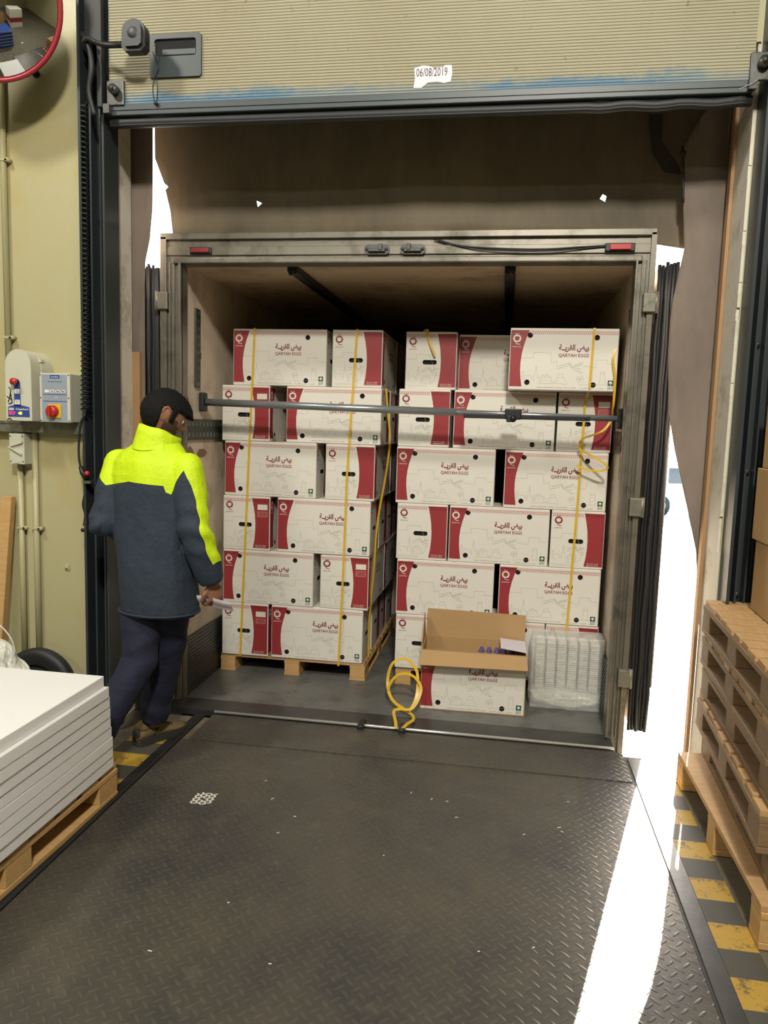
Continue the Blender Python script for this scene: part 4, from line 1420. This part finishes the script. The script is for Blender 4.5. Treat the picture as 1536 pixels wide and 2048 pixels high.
# ---- opened carton in front of the right load
oc = thing('open_carton', 'open egg carton with brown inner flaps standing in front of the right load', 'carton', (-.113, 4.125, .0065), math.radians(1.2))
H = .345
b = MB()
T = frame_T((0, 0, 0), (1, 0, 0), (0, 0, 1))
long_face(b, T, BL, H, 0)
b.add([(-BL / 2 + .004, .014, .004), (BL / 2 - .004, .014, .004), (BL / 2 - .004, .014, H), (-BL / 2 + .004, .014, H)], [(0, 3, 2, 1)], 7)
t = .005
for x0, x1, y0, y1 in ((-BL / 2, -BL / 2 + t, 0, BW), (BL / 2 - t, BL / 2, 0, BW), (-BL / 2, BL / 2, BW - t, BW)):
    b.box(x0, x1, y0, y1, .004, H, 7)
b.box(-BL / 2, BL / 2, 0, BW, 0.0, .006, 7)
b.box(-BL / 2 + .01, BL / 2 - .01, .18, .184, .006, .30, 7)
b.build('body', MATS, oc)
def flap(name, pts, label=None, mi='kraft', outer='card'):
    P = [V(p) for p in pts]
    n = (P[1] - P[0]).cross(P[2] - P[0]).normalized() * .004
    b = MB()
    b.add(P, [(0, 1, 2, 3)], 0); b.add([p - n for p in P], [(3, 2, 1, 0)], 1)
    for i in range(4):
        j = (i + 1) % 4
        b.add([P[i], P[i] - n, P[j] - n, P[j]], [(0, 1, 2, 3)], 0)
    return b.build(name, [mi, outer], oc, label=label)
flap('front_flap', [(-BL / 2 - .004, -.085, H - .062), (BL / 2 + .004, -.080, H - .056), (BL / 2, -.002, H), (-BL / 2, -.002, H)])
flap('back_flap', [(-BL / 2, BW, H), (BL / 2, BW, H), (BL / 2 + .002, BW + .015, H + .155), (-BL / 2 + .004, BW + .01, H + .165)])
flap('side_flap', [(-BL / 2, .01, H), (-BL / 2, BW - .01, H), (-BL / 2 - .008, BW - .02, H + .150), (-BL / 2 - .004, BW * .62, H + .145)])
flap('side_flap', [(BL / 2, BW - .01, H + .004), (BL / 2, .06, H + .006), (BL / 2 - .145, .075, H + .020), (BL / 2 - .145, BW - .035, H + .022)][::-1], 'pale flap folded in over the opening', 'paper', 'card')
# purple egg trays inside
tray = MB()
for ix in range(5):
    for iy in range(4):
        x, y = -.075 + ix * .044, .02 + iy * .040
        tray.lathe([(.021, 0.0), (.013, .018), (.008, .034), (.001, .036)], Matrix.Translation((x, y, 0)), 8)
tray.box(-.10, .125, 0, .16, -.004, 0.0)
for k in (0, 4):
    me_ = tray.mesh('egg_tray', 'purple') if k == 0 else me_
    link('egg_tray', me_, None, (.0, 4.225, .19 + k * .0245), ('lower' if k == 0 else 'top') + ' purple egg tray inside the open carton', 'egg tray', 'purple egg trays in the open carton')

# ---- plastic-wrapped bale of trays
bl = thing('wrapped_bale', 'bale of pale egg trays wrapped in clear film right of the open carton', 'bale', (.415, 4.375, .0065))
bl.scale = (1, .55, 1)
for i in range(6):
    b = MB()
    x = -.152 + i * .061
    for k in range(22):
        z = .115 + k * .0125
        j = .006 * math.sin(k * 1.7 + i)
        b.box(x - .024, x + .024, -.125 + j, .13, z, z + .0065, 0)
    b.box(x - .022, x + .022, -.11, .12, .10, .395)
    b.build('tray_column', 'card', bl)
bm = bmesh.new()
bmesh.ops.create_cube(bm, size=1)
bmesh.ops.subdivide_edges(bm, edges=bm.edges[:], cuts=28, use_grid_fill=True)
for q in bm.verts:
    p = q.co
    # rounded block
    m = max(abs(p.x), abs(p.y), abs(p.z))
    l = p.length
    k = .5 / l * .12 + .88
    co = V((p.x * .40 * k * 1.05, p.y * .30 * k * 1.05, (p.z + .5) * .425))
    n = noise.noise(V((co.x * 14, co.y * 14, co.z * 5))) * .012 + noise.noise(V((co.x * 40, co.y * 40, co.z * 12))) * .004
    co.x += n; co.y += n
    q.co = co
me = bpy.data.meshes.new('film_wrap'); bm.to_mesh(me); bm.free()
me.materials.append(M['film']); me.polygons.foreach_set('use_smooth', [True] * len(me.polygons))
link('film_wrap', me, bl)
bm = bmesh.new()
bmesh.ops.create_icosphere(bm, subdivisions=4, radius=1)
for q in bm.verts:
    p = q.co.copy()
    n = 1 + noise.noise(p * 3) * .12
    q.co = V((max(-1, min(1, p.x * 1.35)) * .196 * n, max(-1, min(1, p.y * 1.3)) * .15 * n, .058 + p.z * .058 * n))
me = bpy.data.meshes.new('film_bundle'); bm.to_mesh(me); bm.free()
me.materials.append(M['film_thick']); me.polygons.foreach_set('use_smooth', [True] * len(me.polygons))
link('film_bundle', me, bl)

# ================================================================ PALLETS ON THE RIGHT
pl = [('bottom pallet of the stack beside the ramp, sticking out furthest', .862, 2.95, 0.0), ('second pallet from the bottom of the stack beside the ramp', .965, 2.96, .4),
      ('third pallet from the bottom of the stack beside the ramp', .925, 2.93, -.5), ('third pallet from the top of the stack beside the ramp', .935, 2.96, .3),
      ('second pallet from the top of the stack beside the ramp', .925, 2.95, -.3), ('top pallet of the stack beside the ramp, its pale deck boards in view', .920, 2.92, 0.0)]
first = None
for k, (lab, x0, yc, rz) in enumerate(pl):
    if k == 0:      # its deck boards run along the ramp
        base = pallet('wooden_pallet', lab, (x0 + .5, 2.93, .003), 1.16, 1.00, PI / 2, 'wooden pallets stacked beside the ramp', top=8, mat=('wood_x', 'wood'), seed=20)
        continue
    sx, sy = 1.2, 1.10
    a_ = math.radians(-3.5 + rz)
    cx, cy = x0 + math.cos(a_) * sx / 2 - math.sin(-a_) * 0 - math.sin(a_) * -sy / 2, 3.50 + math.sin(a_) * sx / 2 - math.cos(a_) * sy / 2
    cx = x0 + math.cos(a_) * sx / 2 + math.sin(a_) * sy / 2
    loc = (cx, cy, k * .1445 + .003)
    if first is None:
        first = pallet('wooden_pallet', lab, loc, sx, sy, a_, 'wooden pallets stacked beside the ramp', top=10, mat=('wood_x', 'wood_old'), seed=21)
    else:
        relabel(copy_tree(first), lab, loc=loc, rot=(0, 0, a_))
near = copy_tree(first)
relabel(near, 'bottom pallet of the nearer stack at the right edge', loc=(.96 + .6, 1.66, .003), rot=(0, 0, 0))
near['group'] = 'wooden pallets stacked nearer on the right'
for k in range(1, 6):
    relabel(copy_tree(near), 'pallet of the nearer stack, %s above the floor one' % ['', 'first', 'second', 'third', 'fourth', 'fifth'][k], loc=(.99 + .6 + .01 * (k % 2), 1.66, .003 + k * .1445), rot=(0, 0, math.radians(.3 * (-1) ** k)))
ZP = 6 * .1445 + .004
b = MB(); b.box(-.2, .2, -.15, .15, 0, .30, 0, .004)
for i, (x, y, z) in enumerate(((1.265, 3.20, 0), (1.255, 3.21, .302), (1.27, 3.19, .604))):
    me_c = b.mesh('brown_carton', 'kraft') if i == 0 else me_c
    link('brown_carton', me_c, None, (x, y, ZP + z + .001), ('lowest', 'middle', 'topmost')[i] + ' plain brown carton stacked on the pallets at the far right', 'carton', 'brown cartons on the pallets', rot=(0, 0, .05 * (i - 1)))

# ================================================================ OUTSIDE
car = thing('parked_car', 'white four-wheel-drive car parked in the sunny yard beyond the gap', 'car', (6.4, 28, -1.2), math.radians(18))
b = MB()
prof = [(-2.3, .45), (-2.3, 1.0), (-2.2, 1.1), (-2.15, 1.72), (-1.9, 1.80), (.2, 1.80), (.75, 1.15), (2.1, 1.02), (2.3, .8), (2.3, .45)]
b.prism(prof, frame_T((0, -.9, 0), (1, 0, 0), (0, 0, 1)) @ Matrix.Translation((0, 0, -1.8)), 1.8)
b.build('body', 'carwhite', car)
for x in (-1.45, 1.4):
    for y in (-.88, .88):
        b = MB(); b.cyl((x, y - .12, .38), (x, y + .12, .38), .38, 24); b.cyl((x, y - .125, .38), (x, y + .125, .38), .22, 16, 1)
        b.build('wheel', ['rubber', 'alu'], car)
for x0, x1 in ((-2.0, -1.25), (-1.15, -.35), (-.25, .25)):
    b = MB(); b.flat([(x0, 1.15), (x1 + (.35 if x1 > 0 else 0), 1.15), (x1, 1.68), (x0, 1.68)], frame_T((0, -.905, 0), (1, 0, 0), (0, 0, 1)))
    b.build('side_window', 'glass', car)

# things stacked in the hall behind the camera (seen in the round mirror)
b = MB(); b.box(-.6, .6, -.5, .5, 0, 1.1, 0, .01)
for k in range(1, 5):
    b.box(-.605, .605, -.505, .505, k * .22 - .01, k * .22 + .01, 1)
b.build('crate_stack', ['blue', 'card'], None, (-1.7, -.6, .0), label='block of blue crates standing in the hall, seen in the round mirror', cat='crates')
b = MB(); b.box(-.6, .6, -.5, .5, 0, 1.6, 0, .01); b.box(-.605, .605, -.505, .505, .5, .9, 1)
b.build('carton_stack', ['card', 'red'], None, (.2, -2.8, 0), label='tall block of red and white cartons in the hall, seen in the round mirror', cat='cartons')

b = MB(); b.box(-.5, .5, -.4, .4, 0, .9, 0, .01); b.box(-.4, .3, -.3, .3, .9, 1.3, 1, .01)
b.build('carton_stack', ['kraft', 'wood_old'], None, (-1.2, -3.6, 0), label='brown cartons piled at the back of the hall, seen in the round mirror', cat='cartons')

# ================================================================ THE PERSON
TH = math.radians(8)
Rv, Fv = V((math.cos(TH), -math.sin(TH), 0)), V((math.sin(TH), math.cos(TH), 0))
PO = V((-1.56, 3.20, 0))
P = lambda r, f, z: PO + Rv * r + Fv * f + V((0, 0, z))
man = thing('person', 'person in navy and fluorescent yellow jacket and dark trousers stepping towards the truck', 'person', tuple(PO))
LOC = lambda p: V(p) - PO


def fuse(name, mb, voxel, mats, smooth=3, post=None, disp=None):
    """fuse overlapping closed shapes into one continuous surface"""
    me = bpy.data.meshes.new('tmp'); me.from_pydata(mb.v, [], mb.f); me.update()
    bm = bmesh.new(); bm.from_mesh(me); bmesh.ops.recalc_face_normals(bm, faces=bm.faces[:]); bm.to_mesh(me); bm.free()
    o = bpy.data.objects.new('tmp', me); COL.objects.link(o)
    m = o.modifiers.new('r', 'REMESH'); m.mode = 'VOXEL'; m.voxel_size = voxel; m.use_smooth_shade = True
    if smooth:
        m = o.modifiers.new('s', 'SMOOTH'); m.iterations = smooth; m.factor = .5
    bpy.context.view_layer.update()
    out = bpy.data.meshes.new_from_object(o.evaluated_get(bpy.context.evaluated_depsgraph_get()))
    bpy.data.objects.remove(o); bpy.data.meshes.remove(me)
    out.name = name
    if disp:
        bm = bmesh.new(); bm.from_mesh(out)
        for q in bm.verts:
            q.co += q.normal * disp(q.co)
        bm.to_mesh(out); bm.free()
    if post:
        bm = bmesh.new(); bm.from_mesh(out); post(bm); bm.to_mesh(out); bm.free()
    out.materials.clear()
    for mm in mats:
        out.materials.append(M[mm])
    out.polygons.foreach_set('use_smooth', [True] * len(out.polygons))
    return out


def loft(mb, secs, seg=28):
    """secs: (centre, half width, half depth) stacked rings, closed"""
    rings = []
    for c, a, d in secs:
        rings.append([c + Rv * (a * math.cos(t)) + Fv * (d * math.sin(t)) for t in [2 * PI * k / seg for k in range(seg)]])
    vs = [p for r in rings for p in r]
    fs = []
    for i in range(len(rings) - 1):
        for k in range(seg):
            fs.append((i * seg + k, i * seg + (k + 1) % seg, (i + 1) * seg + (k + 1) % seg, (i + 1) * seg + k))
    fs.append(tuple(range(seg))[::-1]); fs.append(tuple((len(rings) - 1) * seg + k for k in range(seg)))
    mb.add(vs, fs)


# joints
shR, elR, wrR = V((-1.392, 3.16, 1.392)), V((-1.325, 3.11, 1.10)), V((-1.268, 3.17, .880))
shL, elL, wrL = V((-1.752, 3.24, 1.392)), V((-1.788, 3.15, 1.13)), V((-1.70, 3.36, 1.03))
hipR, knR, anR = V((-1.485, 3.21, .90)), V((-1.560, 3.31, .50)), V((-1.665, 3.375, .09))
hipL, knL, anL = V((-1.625, 3.21, .90)), V((-1.605, 3.13, .50)), V((-1.765, 2.885, .09))
# head: local frame, +y = face
HA = math.radians(50)         # facing, measured from +Y towards +X
HC = V((-1.535, 3.24, 1.622))
Hm = Matrix.Translation(HC) @ Matrix.Rotation(-HA, 4, 'Z') @ Matrix.Rotation(math.radians(-24), 4, 'X')


def head_pt(d, g=1.0):
    x, y, z = d
    p = V((x * .076, y * .096, z * .115))
    if z < 0:
        t = -z
        p.x *= 1 - .30 * t ** 1.6
        if y < 0:
            p.y *= 1 - .50 * t ** 1.5
        else:
            p.y *= 1 - .10 * t
    else:
        p.z *= 1.0 - .06 * z
    if y > 0:
        gs = lambda u, s: math.exp(-(u / s) ** 2)
        p.y += .024 * gs(x, .16) * gs(z + .22, .17) + .010 * gs(x, .12) * gs(z + .02, .16)
        p.y += .006 * gs(z - .20, .10) * gs(x, .6)
        p.y -= .011 * gs(abs(x) - .38, .17) * gs(z - .03, .12)
        p.y += .008 * gs(x, .30) * gs(z + .53, .07) - .004 * gs(x, .3) * gs(z + .46, .03)
        p.y += .010 * gs(x, .30) * gs(z + .86, .14)
    return p * g


mb = MB()
ico = bmesh.new(); bmesh.ops.create_icosphere(ico, subdivisions=5, radius=1)
dirs = [q.co.copy() for q in ico.verts]; ifaces = [[q.index for q in f.verts] for f in ico.faces]; ico.free()
mb.add([LOC(Hm @ head_pt(d)) for d in dirs], ifaces)
for s in (-1, 1):   # ears
    ring = [V((s * (.077 + .006 * math.sin(a)), -.012 + .017 * math.cos(a) - .003, .002 + .030 * math.sin(a))) for a in [2 * PI * k / 16 for k in range(17)]]
    mb.tube([LOC(Hm @ p) for p in ring], .0052, 8)
    mb.ball((0, 0, 0), (.006, .013, .022), 12, 8, T=Matrix.Translation(-PO) @ Hm @ Matrix.Translation((s * .074, -.012, 0)))
L = lambda p: LOC(p)
mb.tube([L(P(.0, -.01, 1.36)), L(P(.01, .0, 1.47)), L(HC + V((-.015, -.01, -.07)))], [.075, .060, .056], 18)
loft(mb, [(L(P(0, 0, .86)), .14, .10), (L(P(0, 0, 1.0)), .13, .09), (L(P(0, 0, 1.2)), .155, .10), (L(P(0, 0, 1.36)), .16, .09), (L(P(0, 0, 1.44)), .09, .06)])
for a, e, w in ((shR, elR, wrR), (shL, elL, wrL)):
    mb.tube([L(a), L(e), L(w)], [.052, .042, .029], 14)
    mb.ball(L(a), .05, 14, 10)
    mb.ball(L(e), .041, 14, 10)
for h, k, a in ((hipR, knR, anR), (hipL, knL, anL)):
    mb.tube([L(h), L(h.lerp(k, .5)), L(k)], [.085, .075, .055], 16)
    mb.tube([L(k), L(k.lerp(a, .35)), L(a)], [.055, .054, .036], 16)
    mb.ball(L(k), .055, 14, 10)


def hand(wrist, dirn, palm_n, curl, s, scale=1.0):
    """palm, four unequal bent fingers and a thumb; dirn = fingers' direction, palm_n = palm normal"""
    d = dirn.normalized(); n = (palm_n - d * palm_n.dot(d)).normalized(); side = d.cross(n) * s
    w = wrist
    mb.tube([L(w - d * .03), L(w + d * .015)], [.026, .024], 12)
    T = Matrix((( side.x, n.x, d.x, 0), (side.y, n.y, d.y, 0), (side.z, n.z, d.z, 0), (0, 0, 0, 1)))
    mb.ball((0, 0, 0), (.040, .016, .050), 16, 12, T=Matrix.Translation(L(w + d * .050)) @ T)
    for i, (off, ln, r) in enumerate(((-.030, .070, .0078), (-.010, .080, .0085), (.011, .075, .0085), (.031, .060, .0080))):
        ln *= scale
        base = w + d * (.085 - abs(off) * .18) + side * (-off)
        p = [base]
        ang = curl * .35
        q = base
        for seg, f in enumerate((.45, .31, .24)):
            ang += curl * (.30, .42, .30)[seg]
            q = q + (d * math.cos(ang) + n * math.sin(ang)) * ln * f + side * (-off) * .06
            p.append(q)
        mb.tube([L(w + d * .055 + side * (-off * .8))] + [L(x) for x in p], [r, r * 1.05, r, r * .92, r * .75], 10)
        mb.ball(L(p[-1]), r * .78, 8, 6)
    t0 = w + d * .022 + side * .026
    t1 = t0 + d * .026 + side * .024 + n * .008
    t2 = t1 + d * .028 + side * .004 + n * .016
    t3 = t2 + d * .020 - side * .008 + n * .012
    mb.tube([L(w + d * .015 + side * .01), L(t0), L(t1), L(t2), L(t3)], [.012, .013, .0115, .0098, .0075], 10)
    mb.ball(L(t3), .0077, 8, 6)
    return w + d * .09 + n * .02


hR = hand(wrR, V((.10, .10, -1)) * 1.0, (-Rv * .75 + Fv * .4), 1.25, -1)
hL = hand(wrL, (wrL - elL), V((0, 0, -1)), 1.3, 1)
body = fuse('body', mb, .0048, ['skin'], 2)
link('body', body, man)

# hair: cap over crown, back and sides, fringe falling over the brow
hv = []
for d in dirs:
    z, y, x = d.z, d.y, d.x
    g = 1.12 + .06 * max(0, z) + .03 * max(0, -y)
    p = head_pt(d)
    p = V((p.x * g, p.y * g, p.z * (1.10 + .04 * max(z, 0))))
    nn = noise.noise(d * 9) * .0035 + noise.noise(V((x * 26, y * 26, z * 8))) * .002
    p += p.normalized() * nn
    if y > .2 and z > .2:
        p.y += .030 * (y - .2)
    hv.append(p)
keep = []
for f in ifaces:
    c = sum((dirs[i] for i in f), V()) / 3
    line = .30 if c.y > .35 else (.30 - (.35 - c.y) / .30 * .42 if c.y > .05 else (-.20 - (.05 - c.y) * .95))
    sideburn = abs(c.x) > .75 and .12 < c.y < .30 and c.z > -.22
    earcut = abs(c.x) > .70 and -.34 < c.y < .10 and c.z < .26
    if (c.z > max(line, -.80) and not earcut) or sideburn:
        keep.append(f)
bm = bmesh.new()
bv = [bm.verts.new(LOC(Hm @ p)) for p in hv]
for f in keep:
    bm.faces.new([bv[i] for i in f])
bmesh.ops.delete(bm, geom=[q for q in bm.verts if not q.link_faces], context='VERTS')
r = bmesh.ops.extrude_face_region(bm, geom=bm.faces[:])
ce = LOC(HC)
for q in [g for g in r['geom'] if isinstance(g, bmesh.types.BMVert)]:
    q.co += (ce - q.co) * .11
bmesh.ops.recalc_face_normals(bm, faces=bm.faces[:])
me = bpy.data.meshes.new('hair'); bm.to_mesh(me); bm.free(); me.materials.append(M['hair'])
me.polygons.foreach_set('use_smooth', [True] * len(me.polygons))
link('hair', me, man)
# short beard
bm = bmesh.new(); bv = [bm.verts.new(LOC(Hm @ head_pt(d, 1.028))) for d in dirs]
for f in ifaces:
    c = sum((dirs[i] for i in f), V()) / 3
    jaw = c.y > -.05 and c.z < -.28 - .28 * max(0, c.y - .25) * (1 if abs(c.x) < .55 else 0) and c.z > -.96
    jaw = jaw or (abs(c.x) > .60 and .12 < c.y < .55 and -.6 < c.z < -.05)
    mouth = abs(c.x) < .26 and -.62 < c.z < -.46 and c.y > 0
    nose_z = abs(c.x) < .22 and c.z > -.42
    if jaw and not mouth and not nose_z:
        bm.faces.new([bv[i] for i in f])
bmesh.ops.delete(bm, geom=[q for q in bm.verts if not q.link_faces], context='VERTS')
me = bpy.data.meshes.new('beard'); bm.to_mesh(me); bm.free(); me.materials.append(M['beard'])
me.polygons.foreach_set('use_smooth', [True] * len(me.polygons))
link('beard', me, man)
for s in (-1, 1):
    b = MB(); b.ball((0, 0, 0), .0115, 12, 8, T=Matrix.Translation(-PO) @ Hm @ Matrix.Translation((s * .029, .078, .004)))
    b.ball((0, 0, 0), (.0055, .0025, .0055), 10, 6, 1, T=Matrix.Translation(-PO) @ Hm @ Matrix.Translation((s * .029, .0885, .003)))
    b.build('eye', ['paper', 'hair'], man)
    b = MB(); b.tube([LOC(Hm @ V((s * x, y, z))) for x, y, z in ((.012, .101, .026), (.028, .099, .031), (.045, .086, .026))], [.003, .0035, .002], 6)
    b.build('eyebrow', 'hair', man)

# jacket
def folds(p):
    q = p + PO
    r, z = (q - PO).dot(Rv), q.z
    n = noise.noise(V((q.x * 7, q.y * 7, q.z * 3))) * .010 + noise.noise(V((q.x * 16, q.y * 16, q.z * 7))) * .005
    if z < 1.25:
        n += noise.noise(V((q.x * 13, q.y * 13, q.z * 1.2))) * .006 * min(1, (1.25 - z) * 4)
    if r > .17:
        n += .0065 * math.sin((q.z + q.y * .5) * 62) * math.exp(-((q.z - 1.10) / .12) ** 2)
    if r < -.19:
        n += .0065 * math.sin((q.z - q.x * .6) * 64) * math.exp(-((q.z - 1.12) / .10) ** 2)
    return n


# colour pattern of the jacket, in (r, z) of the wearer's own frame
YOKE = [(-.30, 1.375), (-.255, 1.350), (-.190, 1.300), (-.05, 1.325), (.112, 1.312), (.122, 1.284), (.142, 1.275), (.166, 1.330), (.200, 1.385), (.235, 1.400), (.26, 1.46), (.20, 1.70), (-.20, 1.70), (-.30, 1.45)]
STRIPE = [(.198, 1.385), (.235, 1.32), (.262, 1.25), (.292, 1.136), (.312, 1.047), (.330, .972), (.350, .990), (.42, 1.05), (.42, 1.36), (.30, 1.46), (.24, 1.44)]


def inside(poly, x, y):
    c = False
    n = len(poly)
    for i in range(n):
        (x0, y0), (x1, y1) = poly[i], poly[(i + 1) % n]
        if (y0 > y) != (y1 > y) and x < (x1 - x0) * (y - y0) / (y1 - y0) + x0:
            c = not c
    return c


def paint(bm):
    for poly in (YOKE, STRIPE):
        n = len(poly)
        for i in range(n):
            (r0, z0), (r1, z1) = poly[i], poly[(i + 1) % n]
            if max(r0, r1) > .36 or max(z0, z1) > 1.5:
                continue
            a, c = Rv * r0 + V((0, 0, z0)), Rv * r1 + V((0, 0, z1))
            nrm = (c - a).cross(Fv).normalized()
            m0, m1 = min(r0, r1) - .02, max(r0, r1) + .02
            q0, q1 = min(z0, z1) - .02, max(z0, z1) + .02
            fs = [f for f in bm.faces if m0 <= f.calc_center_median().dot(Rv) <= m1 and q0 <= f.calc_center_median().z <= q1]
            es = list({e for f in fs for e in f.edges}); vs = list({q for f in fs for q in f.verts})
            bmesh.ops.bisect_plane(bm, geom=vs + es + fs, plane_co=a, plane_no=nrm)
    for f in bm.faces:
        c = f.calc_center_median()
        r, z = c.dot(Rv), c.z
        yk = inside(YOKE, r, z)
        # the sleeve stripe lies on the outer face of the right sleeve
        st = inside(STRIPE, r, z)
        f.material_index = 1 if (yk or st) else 0


mb = MB()
loft(mb, [(L(P(.020, 0, .715)), .178, .135), (L(P(.020, 0, .73)), .186, .143), (L(P(.015, 0, .80)), .186, .148), (L(P(.01, 0, .95)), .188, .150), (L(P(0, 0, 1.10)), .195, .148),
          (L(P(-.005, 0, 1.25)), .200, .140), (L(P(-.005, 0, 1.35)), .205, .130), (L(P(-.005, 0, 1.41)), .195, .115), (L(P(-.0, .0, 1.455)), .155, .095), (L(P(.012, .008, 1.50)), .100, .085)])
for a, e, w, rs in ((shR, elR, wrR, [.070, .076, .074, .069, .056]), (shL, elL, wrL, [.070, .074, .072, .064, .052])):
    m1, m2 = a.lerp(e, .45), e.lerp(w, .5)
    end = e.lerp(w, .97)
    mb.tube([L(a), L(m1), L(e), L(m2), L(end)], rs, 20)
    mb.ball(L(a), .069, 18, 12)
    mb.ball(L(e), .071, 18, 12)
jk = fuse('jacket', mb, .0065, ['navy', 'hivis'], 4, None, folds)
bm = bmesh.new(); bm.from_mesh(jk); paint(bm); bm.to_mesh(jk); bm.free()
jk.polygons.foreach_set('use_smooth', [True] * len(jk.polygons))
jo = link('jacket', jk, man)
# stand-up collar: open ring, higher at the back, tilted forward
mb = MB()
seg = 40
rings = []
for t, (z, a, d, cx, cy) in enumerate(((1.465, .108, .098, .000, .00), (1.495, .104, .094, .004, .006), (1.535, .100, .092, .010, .012), (1.572, .096, .090, .016, .018))):
    ring = []
    for k in range(seg):
        an = 2 * PI * k / seg
        back = .5 - .5 * math.sin(an)
        zz = z - .058 * (1 - back) * (t / 3) - .020 * math.cos(an) * (t / 3) + .003 * math.sin(an * 5)
        ring.append(L(P(cx + a * math.cos(an), cy + d * math.sin(an), zz)))
    rings.append(ring)
inner = [[p + (L(P(.02, .01, p.z)) - p) * .09 for p in r] for r in rings[::-1]]
allr = rings + inner
vs = [p for r in allr for p in r]
fs = []
for i in range(len(allr) - 1):
    for k in range(seg):
        fs.append((i * seg + k, i * seg + (k + 1) % seg, (i + 1) * seg + (k + 1) % seg, (i + 1) * seg + k))
mb.add(vs, fs, 0, True)
mb.build('collar', 'hivis', jo)
b = MB()
seg = 60
pts = [L(P(.020 + .191 * math.cos(2 * PI * k / seg), .149 * math.sin(2 * PI * k / seg), .728)) for k in range(seg + 1)]
b.tube(pts, .0055, 8, caps=False)
b.build('hem', 'navy', jo)
for a, e in ((elR, wrR), (elL, wrL)):
    b = MB(); c0, c1 = e - (e - a).normalized() * .035, e - (e - a).normalized() * .012
    b.tube([L(c0), L(c1)], [.047, .044], 18)
    b.build('cuff', 'navy', jo)

# trousers
mb = MB()
loft(mb, [(L(P(.005, 0, .72)), .150, .120), (L(P(0, 0, .80)), .160, .125), (L(P(0, 0, .95)), .150, .115)])
for h, k, a, rs in ((hipR, knR, anR, [.095, .098, .088, .080, .072]), (hipL, knL, anL, [.095, .092, .080, .072, .066])):
    e = k.lerp(a, .90)
    mb.tube([L(h), L(h.lerp(k, .5)), L(k), L(k.lerp(a, .5)), L(e)], rs, 22)
    mb.ball(L(k), rs[2], 18, 12)
def tf(p):
    q = p + PO
    return noise.noise(V((q.x * 8, q.y * 8, q.z * 4))) * .006 + .004 * math.sin(q.z * 48 + q.x * 20) * math.exp(-((q.z - .17) / .12) ** 2) + .003 * math.sin(q.z * 50 - q.x * 30) * math.exp(-((q.z - .55) / .12) ** 2)
link('trousers', fuse('trousers', mb, .0065, ['trouser'], 4, None, tf), man)


# shoes
def shoe(ankle, az, pitch, group=None):
    T = Matrix.Translation(LOC(V((ankle.x, ankle.y, ankle.z - .09)))) @ Matrix.Rotation(-az, 4, 'Z') @ Matrix.Rotation(-pitch, 4, 'X')
    mb = MB()
    secs = [(-.085, .018, .030, .060), (-.070, .033, .040, .085), (-.03, .038, .048, .098), (.02, .037, .050, .095), (.07, .042, .042, .075), (.12, .047, .034, .058), (.165, .044, .030, .050), (.195, .030, .026, .040), (.207, .012, .022, .030)]
    seg = 18
    vs, fs = [], []
    for y, w, zc, top in secs:
        for k in range(seg):
            a = 2 * PI * k / seg
            zz = math.sin(a)
            z = (.018 + (zz * .5 + .5) * (top - .018))
            ww = w * (1 - .35 * max(0, zz) ** 2)
            vs.append(T @ V((ww * math.cos(a), y, z)))
    n = len(secs)
    for i in range(n - 1):
        for k in range(seg):
            fs.append((i * seg + k, i * seg + (k + 1) % seg, (i + 1) * seg + (k + 1) % seg, (i + 1) * seg + k))
    fs.append(tuple(range(seg))[::-1]); fs.append(tuple((n - 1) * seg + k for k in range(seg)))
    mb.add(vs, fs, 0, True)
    mb.ball((0, -.035, .085), (.038, .046, .030), 16, 10, T=T)
    o = mb.build('shoe', 'tan', man)
    b = MB()
    prof = [(y, w * 1.08 + .002) for y, w, _, _ in secs]
    poly = [(-w, y) for y, w in prof] + [(w, y) for y, w in prof[::-1]]
    b.prism(poly, T, .024)
    b.prism([(x * 1.02, y + (.004 if y > .1 else 0)) for x, y in poly], T @ Matrix.Translation((0, 0, .020)), .016)
    b.build('sole', 'sole', o)
    b = MB()
    for k in range(5):
        y = .035 + k * .020
        b.tube([T @ V((-.024, y, .088 - k * .008)), T @ V((0, y + .004, .098 - k * .009)), T @ V((.024, y, .088 - k * .008))], .0025, 6)
    b.build('laces', 'sole', o)
    b = MB(); b.tube([T @ V((.040, -.02, .03)), T @ V((.037, .03, .075))], .004, 6); b.tube([T @ V((-.040, -.02, .03)), T @ V((-.037, .03, .075))], .004, 6)
    b.build('side_bands', 'sole', o)
    b = MB(); b.ball((0, -.072, .055), (.030, .020, .030), 12, 8, T=T)
    b.build('heel_counter', 'sole', o)

shoe(V((-1.680, 3.375, .0945)), math.radians(31), 0)
shoe(V((-1.775, 2.880, .098)), math.radians(6), math.radians(-6))

# slip of paper in the right hand
pc = wrR + V((-.010, .0, -.100))
bm = bmesh.new()
n = 8
g = [[bm.verts.new((-.062 + .165 * i / n, .004 * math.sin(i * .7) + .006 * math.cos(j), -.020 + .062 * j / 4 - .018 * (i / n))) for j in range(5)] for i in range(n + 1)]
for i in range(n):
    for j in range(4):
        bm.faces.new((g[i][j], g[i + 1][j], g[i + 1][j + 1], g[i][j + 1]))
r = bmesh.ops.extrude_face_region(bm, geom=bm.faces[:])
for q in [x for x in r['geom'] if isinstance(x, bmesh.types.BMVert)]:
    q.co.y += .0006
me = bpy.data.meshes.new('paper_slip'); bm.to_mesh(me); bm.free(); me.materials.append(M['paper'])
link('paper_slip', me, None, pc, 'white slip of paper held in the right hand of the person', 'paper', rot=(math.radians(25), 0, math.radians(-5)))
